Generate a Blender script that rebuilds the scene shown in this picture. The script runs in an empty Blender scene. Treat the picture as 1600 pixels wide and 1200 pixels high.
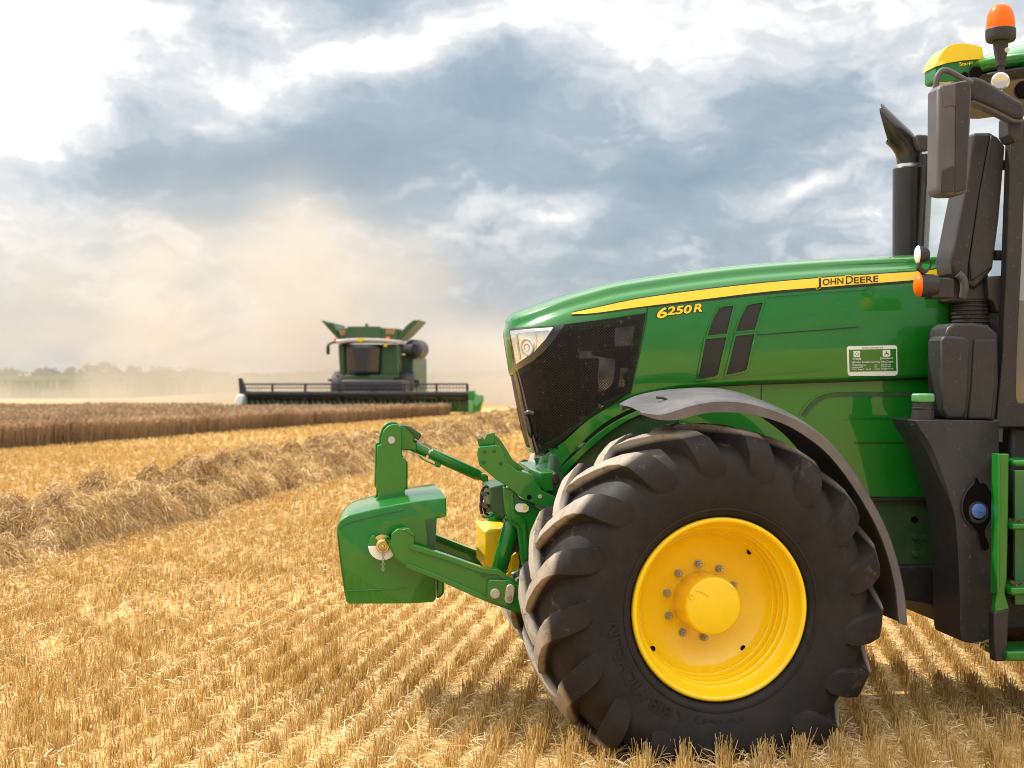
import bpy, bmesh, math, random
import numpy as np
from mathutils import Vector, Matrix
from mathutils.geometry import delaunay_2d_cdt
random.seed(7)
SC = bpy.context.scene
COL = SC.collection
R = math.radians

# ------------------------------------------------------------------ camera
CAM_H, FPX, CX, HY = 1.69, 2200.0, 800.0, 585.0     # eye height, focal length in photo pixels, image centre column, horizon row
cam = bpy.data.cameras.new('camera')
camo = bpy.data.objects.new('camera', cam)
COL.objects.link(camo)
camo.location = (0, 0, CAM_H)
camo.rotation_euler = (R(90), 0, 0)
cam.sensor_width = 36
cam.lens = 36 * FPX / 1600
cam.shift_y = -15 / 1600
cam.clip_start = .1
cam.clip_end = 9000
cam.dof.use_dof = True
cam.dof.focus_distance = 6.6
cam.dof.aperture_fstop = 3.6
SC.camera = camo

# ------------------------------------------------------------------ sun and sky
SUN_AZ, SUN_EL = R(-62), R(51)
sdir = Vector((math.sin(SUN_AZ) * math.cos(SUN_EL), math.cos(SUN_AZ) * math.cos(SUN_EL), math.sin(SUN_EL)))
sun = bpy.data.lights.new('sun', 'SUN')
sun.energy = 4.6
sun.angle = R(0.6)
sun.color = (1.0, .94, .85)
suno = bpy.data.objects.new('sun', sun)
COL.objects.link(suno)
suno.rotation_euler = sdir.to_track_quat('Z', 'Y').to_euler()

world = bpy.data.worlds.new('World')
SC.world = world
world.use_nodes = True
WN, WL = world.node_tree.nodes, world.node_tree.links
WN.clear()


def wnode(t, **kw):
    n = WN.new(t)
    for k, v in kw.items():
        setattr(n, k, v)
    return n


def wmath(op, a, b=None, clamp=False):
    n = wnode('ShaderNodeMath', operation=op, use_clamp=clamp)
    for i, x in enumerate((a, b)):
        if x is None:
            continue
        if isinstance(x, (int, float)):
            n.inputs[i].default_value = x
        else:
            WL.new(x, n.inputs[i])
    return n.outputs[0]


tc = wnode('ShaderNodeTexCoord')
sep = wnode('ShaderNodeSeparateXYZ')
WL.new(tc.outputs['Generated'], sep.inputs[0])
az = wmath('ARCTAN2', sep.outputs[0], sep.outputs[1])
el = wmath('ARCSINE', sep.outputs[2])
comb = wnode('ShaderNodeCombineXYZ')
WL.new(az, comb.inputs[0])
WL.new(el, comb.inputs[1])


def wnoise(vec, scale, detail, rough, sx=1, sy=1, off=0.0):
    m = wnode('ShaderNodeMapping')
    m.inputs['Scale'].default_value = (sx, sy, 1)
    m.inputs['Location'].default_value = (off, off * .7, off * .3)
    WL.new(vec, m.inputs['Vector'])
    n = wnode('ShaderNodeTexNoise')
    n.inputs['Scale'].default_value = scale
    n.inputs['Detail'].default_value = detail
    n.inputs['Roughness'].default_value = rough
    WL.new(m.outputs[0], n.inputs['Vector'])
    return n


wn = wnoise(comb.outputs[0], 11, 6, .58, 1, 1.5)
vs = wnode('ShaderNodeVectorMath', operation='SUBTRACT')
WL.new(wn.outputs['Color'], vs.inputs[0])
vs.inputs[1].default_value = (.5, .5, .5)
vm = wnode('ShaderNodeVectorMath', operation='MULTIPLY_ADD')
WL.new(vs.outputs[0], vm.inputs[0])
vm.inputs[1].default_value = (.085, .060, 0)
WL.new(comb.outputs[0], vm.inputs[2])
warp = vm.outputs[0]
# bright and dark cloud masses by direction (azimuth, elevation); amounts add up to a brightness field
CLOUDS = [
    (20, 130, 235, 165, 0, .66), (60, 20, 170, 100, 0, .40), (430, 35, 60, 30, 0, .42), (268, 58, 36, 26, 0, .40),
    (585, 100, 300, 26, 13, .36), (900, 50, 260, 60, 5, .30), (1250, 50, 330, 80, 0, .26), (1490, 170, 110, 120, 0, .22),
    (750, 330, 80, 14, 16, .42), (885, 330, 70, 26, 10, .52), (1255, 297, 62, 13, 16, .45), (1400, 345, 120, 30, 20, .25),
    (1000, 195, 120, 30, 8, .22), (330, 195, 24, 14, 0, .3), (80, 215, 60, 40, 0, .25), (640, 300, 90, 10, 3, .2),
    (1100, 120, 120, 30, 10, .18), (1330, 240, 120, 16, 5, .22), 
    (215, 215, 110, 50, 22, -.55), (310, 265, 190, 34, 0, -.40),
    (560, 215, 210, 48, 10, -.50), (470, 262, 250, 34, 0, -.32), (770, 115, 62, 62, -20, -.50), (830, 190, 110, 50, 0, -.32),
    (1260, 160, 220, 30, 10, -.52), (1105, 262, 120, 26, 15, -.45), (1180, 226, 60, 22, 15, -.28), (1310, 218, 40, 16, 10, -.22),
    (150, 500, 330, 80, 0, -.30), (700, 315, 330, 46, 0, -.34), (780, 348, 60, 10, 0, -.25), (930, 375, 90, 12, 0, -.15), (350, 345, 90, 40, 0, -.28),
    (520, 10, 190, 34, 0, -.30), (200, 10, 40, 60, 0, -.15), (1000, 420, 520, 60, 0, -.10), (690, 445, 150, 60, 0, -.22),
    (640, 505, 120, 30, 0, -.12), (720, 545, 90, 30, 0, .30), (1050, 290, 260, 60, 0, -.12)]
fb = wnoise(warp, 9, 8, .6, 1, 2.3, 3.1)
B = wmath('MULTIPLY_ADD', fb.outputs['Fac'], 1.05)
hi = wmath('MULTIPLY', wmath('SUBTRACT', el, .275, True), 2.6, True)          # the cloud deck thins and brightens overhead
fb2 = wnoise(warp, 34, 6, .62, 1, 2.0, 7.7)
WL.new(wmath('ADD', wmath('MULTIPLY_ADD', fb2.outputs['Fac'], .55), hi), B.node.inputs[2])
fb2m = [n_ for n_ in WN if n_.type == 'MATH' and n_.operation == 'MULTIPLY_ADD'][-1]
fb2m.inputs[2].default_value = -.33
# crisp little cumulus edges
cu_ = wnoise(warp, 16, 9, .55, 1, 1.9, 5.3)
cs_ = wnode('ShaderNodeMapRange', interpolation_type='SMOOTHSTEP')
for i_, q_ in enumerate((.53, .68, 0, .25)):
    cs_.inputs[i_ + 1].default_value = q_
WL.new(cu_.outputs['Fac'], cs_.inputs[0])
B = wmath('ADD', B, cs_.outputs[0])
B = wmath('ADD', B, .085)
for (px, py, rx, ry, rot, amp) in CLOUDS:
    m = wnode('ShaderNodeMapping', vector_type='TEXTURE')
    m.inputs['Location'].default_value = ((px - CX) / FPX, (HY - py) / FPX, 0)
    m.inputs['Rotation'].default_value = (0, 0, R(rot))
    m.inputs['Scale'].default_value = (rx / FPX, ry / FPX, 1)
    WL.new(warp, m.inputs['Vector'])
    d = wnode('ShaderNodeVectorMath', operation='DOT_PRODUCT')
    WL.new(m.outputs[0], d.inputs[0])
    WL.new(m.outputs[0], d.inputs[1])
    g = wmath('POWER', .45, d.outputs['Value'])
    ma = wmath('MULTIPLY_ADD', g, amp * (.60 if amp < 0 else 1.0))
    WL.new(B, ma.node.inputs[2])
    B = ma
ramp = wnode('ShaderNodeValToRGB')
WL.new(B, ramp.inputs[0])
cr = ramp.color_ramp
stops = [(.0, (.275, .36, .44)), (.25, (.33, .415, .49)), (.45, (.40, .475, .545)), (.66, (.60, .645, .685)), (.86, (.80, .81, .82)), (1.0, (1.08, 1.06, 1.03))]
while len(cr.elements) < len(stops):
    cr.elements.new(.5)
for e, (p, c) in zip(cr.elements, stops):
    e.position = p
    e.color = (*c, 1)
sky = wnode('ShaderNodeTexSky', sky_type='NISHITA')
sky.sun_disc = False
sky.sun_elevation = SUN_EL
sky.sun_rotation = SUN_AZ
sky.dust_density = 2.0
bg1 = wnode('ShaderNodeBackground')
bg1.inputs['Strength'].default_value = .10
WL.new(sky.outputs[0], bg1.inputs[0])
bg2 = wnode('ShaderNodeBackground')
WL.new(wmath('MULTIPLY_ADD', wmath('MULTIPLY', wmath('SUBTRACT', el, .30, True), 2.5, True), 1.0), bg2.inputs['Strength'])
bg2.inputs['Strength'].links[0].from_node.inputs[2].default_value = 1.0
WL.new(ramp.outputs[0], bg2.inputs[0])
mixw = wnode('ShaderNodeMixShader')
mixw.inputs[0].default_value = .86
WL.new(bg1.outputs[0], mixw.inputs[1])
WL.new(bg2.outputs[0], mixw.inputs[2])
wo = wnode('ShaderNodeOutputWorld')
WL.new(mixw.outputs[0], wo.inputs[0])
world.cycles.sampling_method = 'MANUAL'
world.cycles.sample_map_resolution = 512

vw = SC.view_settings
vw.view_transform = 'Standard'
vw.look = 'None'
vw.exposure = 0.16
vw.gamma = 1.0
SC.cycles.use_denoising = True
SC.cycles.filter_width = 1.0
SC.cycles.max_bounces = 8
SC.cycles.transparent_max_bounces = 16
SC.cycles.volume_bounces = 2
SC.cycles.sample_clamp_indirect = 6


# ------------------------------------------------------------------ materials
def pmat(name, base, rough=.5, metal=0.0, coat=0.0, var=.12, vscale=6.0, bump=0.0, bscale=120.0, dirt=0.0, dirtcol=(.20, .15, .09),
         dscale=3.0, alpha=1.0, trans=0.0, tint=None, coatrough=.06, treaddust=0.0, glow=0.0, spec=.5, specks=0.0):
    m = bpy.data.materials.new(name)
    m.use_nodes = True
    nt = m.node_tree
    p = nt.nodes['Principled BSDF']
    tcn = nt.nodes.new('ShaderNodeTexCoord')

    def noise(scale, detail=5, rg=.6):
        n = nt.nodes.new('ShaderNodeTexNoise')
        n.inputs['Scale'].default_value = scale
        n.inputs['Detail'].default_value = detail
        n.inputs['Roughness'].default_value = rg
        nt.links.new(tcn.outputs['Object'], n.inputs['Vector'])
        return n.outputs['Fac']

    def mix(fac, a, b):
        x = nt.nodes.new('ShaderNodeMix')
        x.data_type = 'RGBA'
        for s, val in ((x.inputs[0], fac), (x.inputs[6], a), (x.inputs[7], b)):
            if hasattr(val, 'is_linked') or hasattr(val, 'links'):
                nt.links.new(val, s)
            elif isinstance(val, (int, float)):
                s.default_value = val
            else:
                s.default_value = (*val, 1)
        return x.outputs[2]

    c = mix(noise(vscale), [x * (1 - var) for x in base], [min(1, x * (1 + var)) for x in base])
    if tint:
        at = nt.nodes.new('ShaderNodeAttribute')
        at.attribute_name = 'tint'
        rp = nt.nodes.new('ShaderNodeValToRGB')
        while len(rp.color_ramp.elements) < len(tint):
            rp.color_ramp.elements.new(.5)
        for i, col in enumerate(tint):
            rp.color_ramp.elements[i].position = i / (len(tint) - 1)
            rp.color_ramp.elements[i].color = (*col, 1)
        nt.links.new(at.outputs['Fac'], rp.inputs[0])
        c = rp.outputs[0]
    if dirt > 0:
        mr = nt.nodes.new('ShaderNodeMapRange')
        mr.inputs[1].default_value = .42
        mr.inputs[2].default_value = .78
        mr.inputs[4].default_value = dirt
        nt.links.new(noise(dscale, 10, .72), mr.inputs[0])
        c = mix(mr.outputs[0], c, dirtcol)
        rr = nt.nodes.new('ShaderNodeMath')
        rr.operation = 'MULTIPLY_ADD'
        nt.links.new(mr.outputs[0], rr.inputs[0])
        rr.inputs[1].default_value = .35
        rr.inputs[2].default_value = rough
        nt.links.new(rr.outputs[0], p.inputs['Roughness'])
    else:
        p.inputs['Roughness'].default_value = rough
    nt.links.new(c, p.inputs['Base Color'])
    p.inputs['Metallic'].default_value = metal
    p.inputs['Specular IOR Level'].default_value = spec
    p.inputs['Coat Weight'].default_value = coat
    p.inputs['Coat Roughness'].default_value = coatrough
    p.inputs['Alpha'].default_value = alpha
    p.inputs['Transmission Weight'].default_value = trans
    if specks > 0:
        # chaff and splashes stuck to the surface
        for sc_, a_, b_, col_ in ((30, .70, .74, (.34, .27, .17)), (75, .69, .72, (.42, .34, .22))):
            q1 = nt.nodes.new('ShaderNodeMapRange')
            q1.inputs[1].default_value = a_
            q1.inputs[2].default_value = b_
            q1.inputs[4].default_value = specks
            nt.links.new(noise(sc_, 2, .5), q1.inputs[0])
            c = mix(q1.outputs[0], c, col_)
        nt.links.new(c, p.inputs['Base Color'])
    if treaddust:
        sx_ = nt.nodes.new('ShaderNodeSeparateXYZ')
        nt.links.new(tcn.outputs['Object'], sx_.inputs[0])
        cb = nt.nodes.new('ShaderNodeCombineXYZ')
        nt.links.new(sx_.outputs[0], cb.inputs[0])
        nt.links.new(sx_.outputs[2], cb.inputs[2])
        vd = nt.nodes.new('ShaderNodeVectorMath')
        vd.operation = 'DISTANCE'
        nt.links.new(cb.outputs[0], vd.inputs[0])
        vd.inputs[1].default_value = (0, 0, treaddust)
        m1 = nt.nodes.new('ShaderNodeMapRange')
        for i_, q_ in enumerate((.770, .790, 0, .95)):
            m1.inputs[i_ + 1].default_value = q_
        nt.links.new(vd.outputs['Value'], m1.inputs[0])
        m2 = nt.nodes.new('ShaderNodeMath')
        m2.operation = 'MULTIPLY'
        nt.links.new(m1.outputs[0], m2.inputs[0])
        m3 = nt.nodes.new('ShaderNodeMapRange')
        m3.inputs[1].default_value = .22
        m3.inputs[2].default_value = .46
        nt.links.new(noise(14, 8, .7), m3.inputs[0])
        nt.links.new(m3.outputs[0], m2.inputs[1])
        c = mix(m2.outputs[0], c, (.37, .315, .25))
        nt.links.new(c, p.inputs['Base Color'])
        # dried field dirt caked between the lugs
        m4 = nt.nodes.new('ShaderNodeMapRange')
        for i_, q_ in enumerate((.66, .74, 0, 1)):
            m4.inputs[i_ + 1].default_value = q_
        nt.links.new(vd.outputs['Value'], m4.inputs[0])
        m5 = nt.nodes.new('ShaderNodeMapRange')
        m5.inputs[1].default_value = .56
        m5.inputs[2].default_value = .66
        nt.links.new(noise(7, 12, .78), m5.inputs[0])
        m6 = nt.nodes.new('ShaderNodeMath')
        m6.operation = 'MULTIPLY'
        nt.links.new(m4.outputs[0], m6.inputs[0])
        nt.links.new(m5.outputs[0], m6.inputs[1])
        c = mix(m6.outputs[0], c, (.16, .105, .05))
        nt.links.new(c, p.inputs['Base Color'])
    if glow > 0:
        tr = nt.nodes.new('ShaderNodeBsdfTranslucent')
        nt.links.new(c, tr.inputs['Color'])
        ms_ = nt.nodes.new('ShaderNodeMixShader')
        ms_.inputs[0].default_value = glow
        nt.links.new(p.outputs[0], ms_.inputs[1])
        nt.links.new(tr.outputs[0], ms_.inputs[2])
        nt.links.new(ms_.outputs[0], nt.nodes['Material Output'].inputs['Surface'])
    if bump > 0:
        b = nt.nodes.new('ShaderNodeBump')
        b.inputs['Strength'].default_value = bump
        b.inputs['Distance'].default_value = .004
        nt.links.new(noise(bscale, 4), b.inputs['Height'])
        nt.links.new(b.outputs[0], p.inputs['Normal'])
    return m


M = {}
M['green'] = pmat('green_paint', (.006, .160, .012), .30, specks=.07, spec=.25, coat=.75, coatrough=.03, var=.06, dirt=.05, dscale=5, bump=.03, bscale=40)
M['green_cast'] = pmat('cast_green_paint', (.006, .165, .012), .33, spec=.25, coat=.7, coatrough=.05, var=.08, dirt=.10, dscale=6, bump=.18, bscale=55)
M['green_dusty'] = pmat('dusty_green_paint', (.018, .075, .018), .45, coat=.2, var=.10, dirt=.25, dscale=7, bump=.05)
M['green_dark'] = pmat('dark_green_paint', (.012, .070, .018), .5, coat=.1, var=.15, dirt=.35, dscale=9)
M['yellow'] = pmat('yellow_paint', (.93, .625, .002), .35, coat=.35, var=.05, dirt=.22, dirtcol=(.52, .33, .07), dscale=7)
M['decal_yellow'] = pmat('yellow_decal', (.90, .62, .005), .32, coat=.2, var=.02)
M['decal_black'] = pmat('black_decal', (.012, .012, .011), .4, var=.02)
M['decal_white'] = pmat('white_decal', (.78, .80, .78), .4, var=.02)
M['plastic'] = pmat('charcoal_plastic', (.025, .0235, .0265), .46, specks=.16, spec=.35, var=.10, bump=.12, bscale=420, dirt=.30, dirtcol=(.085, .073, .066), dscale=5)
M['plastic_pale'] = pmat('pale_grey_plastic', (.084, .081, .088), .42, spec=.4, var=.08, bump=.10, bscale=420, dirt=.35, dirtcol=(.34, .31, .28), dscale=4)
M['plastic_dark'] = pmat('black_plastic', (.016, .0145, .015), .5, specks=.15, var=.15, bump=.08, bscale=300, dirt=.25, dirtcol=(.08, .065, .05), dscale=6)
M['plastic_grey'] = pmat('grey_plastic', (.076, .074, .083), .45, spec=.35, var=.08, bump=.10, bscale=420, dirt=.22, dirtcol=(.24, .2, .17), dscale=4)
M['rubber_letter'] = pmat('moulded_rubber', (.021, .018, .017), .7, spec=.2, var=.3, dirt=.3, dirtcol=(.05, .04, .03))
M['black'] = pmat('black_void', (.005, .0048, .005), .8, spec=.08, var=.3)
M['gloss_black'] = pmat('gloss_black', (.010, .009, .010), .2, coat=.6, var=.1)
M['steel'] = pmat('steel', (.42, .40, .37), .35, metal=.9, var=.2, vscale=30)
M['zinc'] = pmat('zinc_plate', (.55, .50, .45), .5, metal=.5, var=.15, vscale=30)
M['chrome'] = pmat('lamp_reflector', (.80, .80, .76), .16, metal=.75, var=.15, vscale=25, bump=.3, bscale=60)
M['lens'] = pmat('lamp_glass', (.80, .80, .76), .08, coat=1, var=.05, alpha=.25)
M['lens_ring'] = pmat('lamp_ring', (.55, .56, .55), .12, metal=.6, coat=.8, var=.1)
M['pipe'] = pmat('exhaust_metal', (.026, .025, .026), .30, metal=.35, coat=.15, var=.2, vscale=5, dirt=.15, dirtcol=(.10, .08, .06))
M['amber'] = pmat('amber_lens', (.80, .135, .0), .35, spec=.2, coat=.08, var=.22, vscale=22)
M['blue'] = pmat('blue_cap', (.07, .17, .52), .4, var=.05)
M['red'] = pmat('red_lens', (.5, .02, .02), .3, var=.05)
M['cap_green'] = pmat('pale_green_cap', (.10, .33, .12), .4, var=.06)
M['cloudy'] = pmat('lamp_white', (.85, .85, .82), .25, coat=.6, var=.05)
M['rubber'] = pmat('tyre_rubber', (.0165, .015, .0155), .62, var=.25, vscale=9, bump=.12, bscale=90, dirt=.6, dirtcol=(.052, .037, .028), dscale=4.5, treaddust=.656, spec=.22, specks=.0)
M['screen'] = pmat('grille_mesh', (.010, .008, .008), .5, specks=.22, spec=.2, var=.2, vscale=40, alpha=.68, dirt=.05, dirtcol=(.16, .13, .11), dscale=14)
M['vent_mesh'] = pmat('vent_mesh', (.012, .011, .012), .5, var=.3, vscale=90, dirt=.12, dirtcol=(.08, .07, .06), dscale=20)
M['glass'] = pmat('cab_glass', (.62, .72, .70), .03, var=.02, alpha=.18)
M['glass_door'] = pmat('field_reflection_glass', (.20, .17, .12), .05, coat=.7, var=.1, alpha=.75)  # the tan field's reflection is put into the brown base colour

STRAW = [(.34, .185, .045), (.58, .355, .10), (.72, .48, .155), (.82, .61, .25), (.90, .75, .44)]
M['stubble'] = pmat('stubble_straw', (.5, .3, .1), .6, tint=STRAW, glow=.22)
M['litter'] = pmat('loose_straw', (.6, .4, .2), .6, tint=[(.38, .22, .07), (.72, .50, .20), (.86, .67, .35), (.95, .82, .56)], glow=.25)
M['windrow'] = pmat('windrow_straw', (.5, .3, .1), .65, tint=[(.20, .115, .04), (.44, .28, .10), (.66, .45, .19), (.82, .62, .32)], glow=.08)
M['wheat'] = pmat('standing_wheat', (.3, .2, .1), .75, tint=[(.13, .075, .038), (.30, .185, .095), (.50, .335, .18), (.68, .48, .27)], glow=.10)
M['crop'] = pmat('green_crop', (.1, .2, .05), .7, tint=[(.04, .12, .015), (.08, .18, .025), (.13, .22, .04)])
M['foliage'] = pmat('tree_foliage', (.03, .06, .02), .8, tint=[(.03, .055, .025), (.05, .08, .03), (.075, .10, .04)])


def ground_mat():
    m = bpy.data.materials.new('field_soil')
    m.use_nodes = True
    nt = m.node_tree
    p = nt.nodes['Principled BSDF']
    p.inputs['Roughness'].default_value = .9
    t = nt.nodes.new('ShaderNodeTexCoord')

    def nz(scale, detail, sc=(1, 1, 1)):
        mp = nt.nodes.new('ShaderNodeMapping')
        mp.inputs['Scale'].default_value = sc
        mp.inputs['Rotation'].default_value = (0, 0, R(8.5))
        nt.links.new(t.outputs['Object'], mp.inputs[0])
        n = nt.nodes.new('ShaderNodeTexNoise')
        n.inputs['Scale'].default_value = scale
        n.inputs['Detail'].default_value = detail
        n.inputs['Roughness'].default_value = .65
        nt.links.new(mp.outputs[0], n.inputs['Vector'])
        return n.outputs['Fac']

    def ramp(src, st):
        r = nt.nodes.new('ShaderNodeValToRGB')
        while len(r.color_ramp.elements) < len(st):
            r.color_ramp.elements.new(.5)
        for e, (pos, c) in zip(r.color_ramp.elements, st):
            e.position = pos
            e.color = (*c, 1)
        nt.links.new(src, r.inputs[0])
        return r.outputs[0]
    a = ramp(nz(26, 9), [(.28, (.22, .125, .045)), (.40, (.46, .28, .09)), (.54, (.68, .45, .165)), (.70, (.86, .66, .34))])
    b = ramp(nz(.35, 4, (3, .6, 1)), [(.3, (.80, .78, .74)), (.7, (1.0, 1.0, 1.0))])
    x = nt.nodes.new('ShaderNodeMix')
    x.data_type = 'RGBA'
    x.blend_type = 'MULTIPLY'
    x.inputs[0].default_value = 1
    nt.links.new(a, x.inputs[6])
    nt.links.new(b, x.inputs[7])
    nt.links.new(x.outputs[2], p.inputs['Base Color'])
    bp = nt.nodes.new('ShaderNodeBump')
    bp.inputs['Strength'].default_value = .6
    bp.inputs['Distance'].default_value = .03
    nt.links.new(nz(40, 6), bp.inputs['Height'])
    nt.links.new(bp.outputs[0], p.inputs['Normal'])
    return m


def perforate(m, k, a0, a1):
    nt = m.node_tree
    p = nt.nodes['Principled BSDF']
    t = nt.nodes.new('ShaderNodeTexCoord')
    mp_ = nt.nodes.new('ShaderNodeMapping')
    mp_.inputs['Rotation'].default_value = (0, R(45), 0)
    mp_.inputs['Scale'].default_value = (k, 0, k)
    nt.links.new(t.outputs['Object'], mp_.inputs[0])
    vo = nt.nodes.new('ShaderNodeTexVoronoi')
    vo.inputs['Randomness'].default_value = .0
    nt.links.new(mp_.outputs[0], vo.inputs['Vector'])
    mr = nt.nodes.new('ShaderNodeMapRange')
    vo.inputs['Scale'].default_value = 1
    for i_, q_ in enumerate((.30, .46, a0, a1)):
        mr.inputs[i_ + 1].default_value = q_
    nt.links.new(vo.outputs['Distance'], mr.inputs[0])
    nt.links.new(mr.outputs[0], p.inputs['Alpha'])


perforate(M['screen'], 100, .56, 1.0)


def hatch(m, k):
    nt = m.node_tree
    p = nt.nodes['Principled BSDF']
    t = nt.nodes.new('ShaderNodeTexCoord')
    mp_ = nt.nodes.new('ShaderNodeMapping')
    mp_.inputs['Rotation'].default_value = (0, R(38), 0)
    nt.links.new(t.outputs['Object'], mp_.inputs[0])
    w = nt.nodes.new('ShaderNodeTexWave')
    w.bands_direction = 'X'
    w.inputs['Scale'].default_value = k
    nt.links.new(mp_.outputs[0], w.inputs['Vector'])
    x = nt.nodes.new('ShaderNodeValToRGB')
    x.color_ramp.elements[0].color = (.004, .004, .004, 1)
    x.color_ramp.elements[1].color = (.020, .018, .018, 1)
    nt.links.new(w.outputs['Fac'], x.inputs[0])
    nt.links.new(x.outputs[0], p.inputs['Base Color'])


hatch(M['vent_mesh'], 26)
M['ground'] = ground_mat()


# ------------------------------------------------------------------ frames: a photo pixel on a known vertical plane becomes a local point
class Frame:
    def __init__(s, rx, ry, deg):
        s.rx, s.ry, s.t = rx, ry, R(deg)
        s.c, s.s = math.cos(s.t), math.sin(s.t)

    def P(s, px, py, v):
        a = (px - CX) / FPX
        d = (v - s.rx * s.s + s.ry * s.c) / (s.c - a * s.s)
        X = a * d
        return ((X - s.rx) * s.c + (d - s.ry) * s.s, v, CAM_H - (py - HY) / FPX * d)

    def scale(s, px, v):
        a = (px - CX) / FPX
        return (v - s.rx * s.s + s.ry * s.c) / (s.c - a * s.s) / FPX     # metres per photo pixel


TF = Frame(.916, 6.2, 7.0)      # tractor: x rearwards, y away from the camera side
WF = Frame(.916, 6.2, 12.0)     # the front wheel is steered a little


# ------------------------------------------------------------------ mesh helpers
def link(o, parent=None):
    COL.objects.link(o)
    if parent is not None:
        o.parent = parent
    return o


def empty(name, parent=None, loc=(0, 0, 0), rz=0):
    o = bpy.data.objects.new(name, None)
    o.location = loc
    o.rotation_euler = (0, 0, rz)
    return link(o, parent)


def tag(o, label, cat, group=None, kind=None):
    o['label'] = label
    o['category'] = cat
    if group:
        o['group'] = group
    if kind:
        o['kind'] = kind
    return o


def build(name, verts, faces, mat, parent=None, smooth=True, bevel=0.0, segs=2, recalc=True, angle=35, merge=True):
    me = bpy.data.meshes.new(name)
    bm = bmesh.new()
    vs = [bm.verts.new(v) for v in verts]
    for f in faces:
        try:
            bm.faces.new([vs[i] for i in f])
        except ValueError:
            pass
    if merge:
        bmesh.ops.remove_doubles(bm, verts=bm.verts, dist=1e-5)
    if recalc:
        bmesh.ops.recalc_face_normals(bm, faces=bm.faces)
    bm.to_mesh(me)
    bm.free()
    me.materials.append(mat)
    if smooth:
        me.polygons.foreach_set('use_smooth', [True] * len(me.polygons))
        me.set_sharp_from_angle(angle=R(angle))
    o = bpy.data.objects.new(name, me)
    link(o, parent)
    if bevel > 0:
        b = o.modifiers.new('edge', 'BEVEL')
        b.width = bevel
        b.segments = segs
        b.limit_method = 'ANGLE'
        b.angle_limit = R(40)
    return o


class MB:
    """collects vertices and faces of one part"""
    def __init__(s):
        s.v, s.f = [], []

    def add(s, v, f):
        n = len(s.v)
        s.v += [tuple(x) for x in v]
        s.f += [tuple(i + n for i in q) for q in f]
        return s

    def box(s, a, b):
        (x0, y0, z0), (x1, y1, z1) = a, b
        return s.add([(x0, y0, z0), (x1, y0, z0), (x1, y1, z0), (x0, y1, z0), (x0, y0, z1), (x1, y0, z1), (x1, y1, z1), (x0, y1, z1)],
                     [(0, 3, 2, 1), (4, 5, 6, 7), (0, 1, 5, 4), (1, 2, 6, 5), (2, 3, 7, 6), (3, 0, 4, 7)])

    def tube(s, pts, r, n=12, cap=True):
        pts = [Vector(p) for p in pts]
        rs = r if isinstance(r, (list, tuple)) else [r] * len(pts)
        t0 = (pts[1] - pts[0]).normalized()
        up = Vector((0, 0, 1)) if abs(t0.z) < .9 else Vector((1, 0, 0))
        nrm = t0.cross(up).normalized()
        V, F = [], []
        for i, p in enumerate(pts):
            t = (pts[min(i + 1, len(pts) - 1)] - pts[max(i - 1, 0)]).normalized()
            nrm = (nrm - t * nrm.dot(t)).normalized()
            bn = t.cross(nrm)
            for k in range(n):
                a = 2 * math.pi * k / n
                V.append(p + (nrm * math.cos(a) + bn * math.sin(a)) * rs[i])
        for i in range(len(pts) - 1):
            for k in range(n):
                F.append((i * n + k, i * n + (k + 1) % n, (i + 1) * n + (k + 1) % n, (i + 1) * n + k))
        if cap:
            F.append(tuple(range(n))[::-1])
            F.append(tuple((len(pts) - 1) * n + k for k in range(n)))
        return s.add(V, F)

    def lathe(s, prof, o, axis=(0, 1, 0), n=48, close=False):
        """prof: (radius, distance along axis)"""
        o = Vector(o)
        ax = Vector(axis).normalized()
        e1 = ax.cross(Vector((0, 0, 1)) if abs(ax.z) < .9 else Vector((1, 0, 0))).normalized()
        e2 = ax.cross(e1)
        V, F = [], []
        for (r, h) in prof:
            for k in range(n):
                a = 2 * math.pi * k / n
                V.append(o + ax * h + (e1 * math.cos(a) + e2 * math.sin(a)) * r)
        m = len(prof)
        for i in range(m - 1 if not close else m):
            j = (i + 1) % m
            for k in range(n):
                F.append((i * n + k, i * n + (k + 1) % n, j * n + (k + 1) % n, j * n + k))
        return s.add(V, F)

    def plate(s, pts2, v0, v1):
        """pts2: (x, z) outline; extruded from y=v0 to y=v1"""
        n = len(pts2)
        V = [(x, v0, z) for x, z in pts2] + [(x, v1, z) for x, z in pts2]
        F = [tuple(range(n)), tuple(range(n, 2 * n))[::-1]]
        F += [(i, (i + 1) % n, n + (i + 1) % n, n + i) for i in range(n)]
        return s.add(V, F)

    def build(s, name, mat, parent=None, **kw):
        return build(name, s.v, s.f, mat, parent, **kw)


def curve(pts, n=6, closed=False):
    """Catmull-Rom through 2D or 3D points"""
    P = [np.array(p, float) for p in pts]
    m = len(P)
    out = []
    for i in range(m if closed else m - 1):
        p0 = P[(i - 1) % m] if closed or i > 0 else P[0] * 2 - P[1]
        p1, p2 = P[i], P[(i + 1) % m]
        p3 = P[(i + 2) % m] if closed or i + 2 < m else p2 * 2 - p1
        for k in range(n):
            t = k / n
            out.append(tuple(.5 * ((2 * p1) + (-p0 + p2) * t + (2 * p0 - 5 * p1 + 4 * p2 - p3) * t * t + (-p0 + 3 * p1 - 3 * p2 + p3) * t ** 3)))
    if not closed:
        out.append(tuple(P[-1]))
    return out


def fplate(fr, name, px, v0, v1, mat, parent, bevel=.004, segs=2, tol=None):
    """a plate whose outline was read off the photo at plane v0 of frame fr"""
    p2 = [(q[0], q[2]) for q in (fr.P(x, y, v0) for x, y in px)]
    return MB().plate(p2, v0, v1).build(name, mat, parent, bevel=bevel, segs=segs, angle=30)


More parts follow.
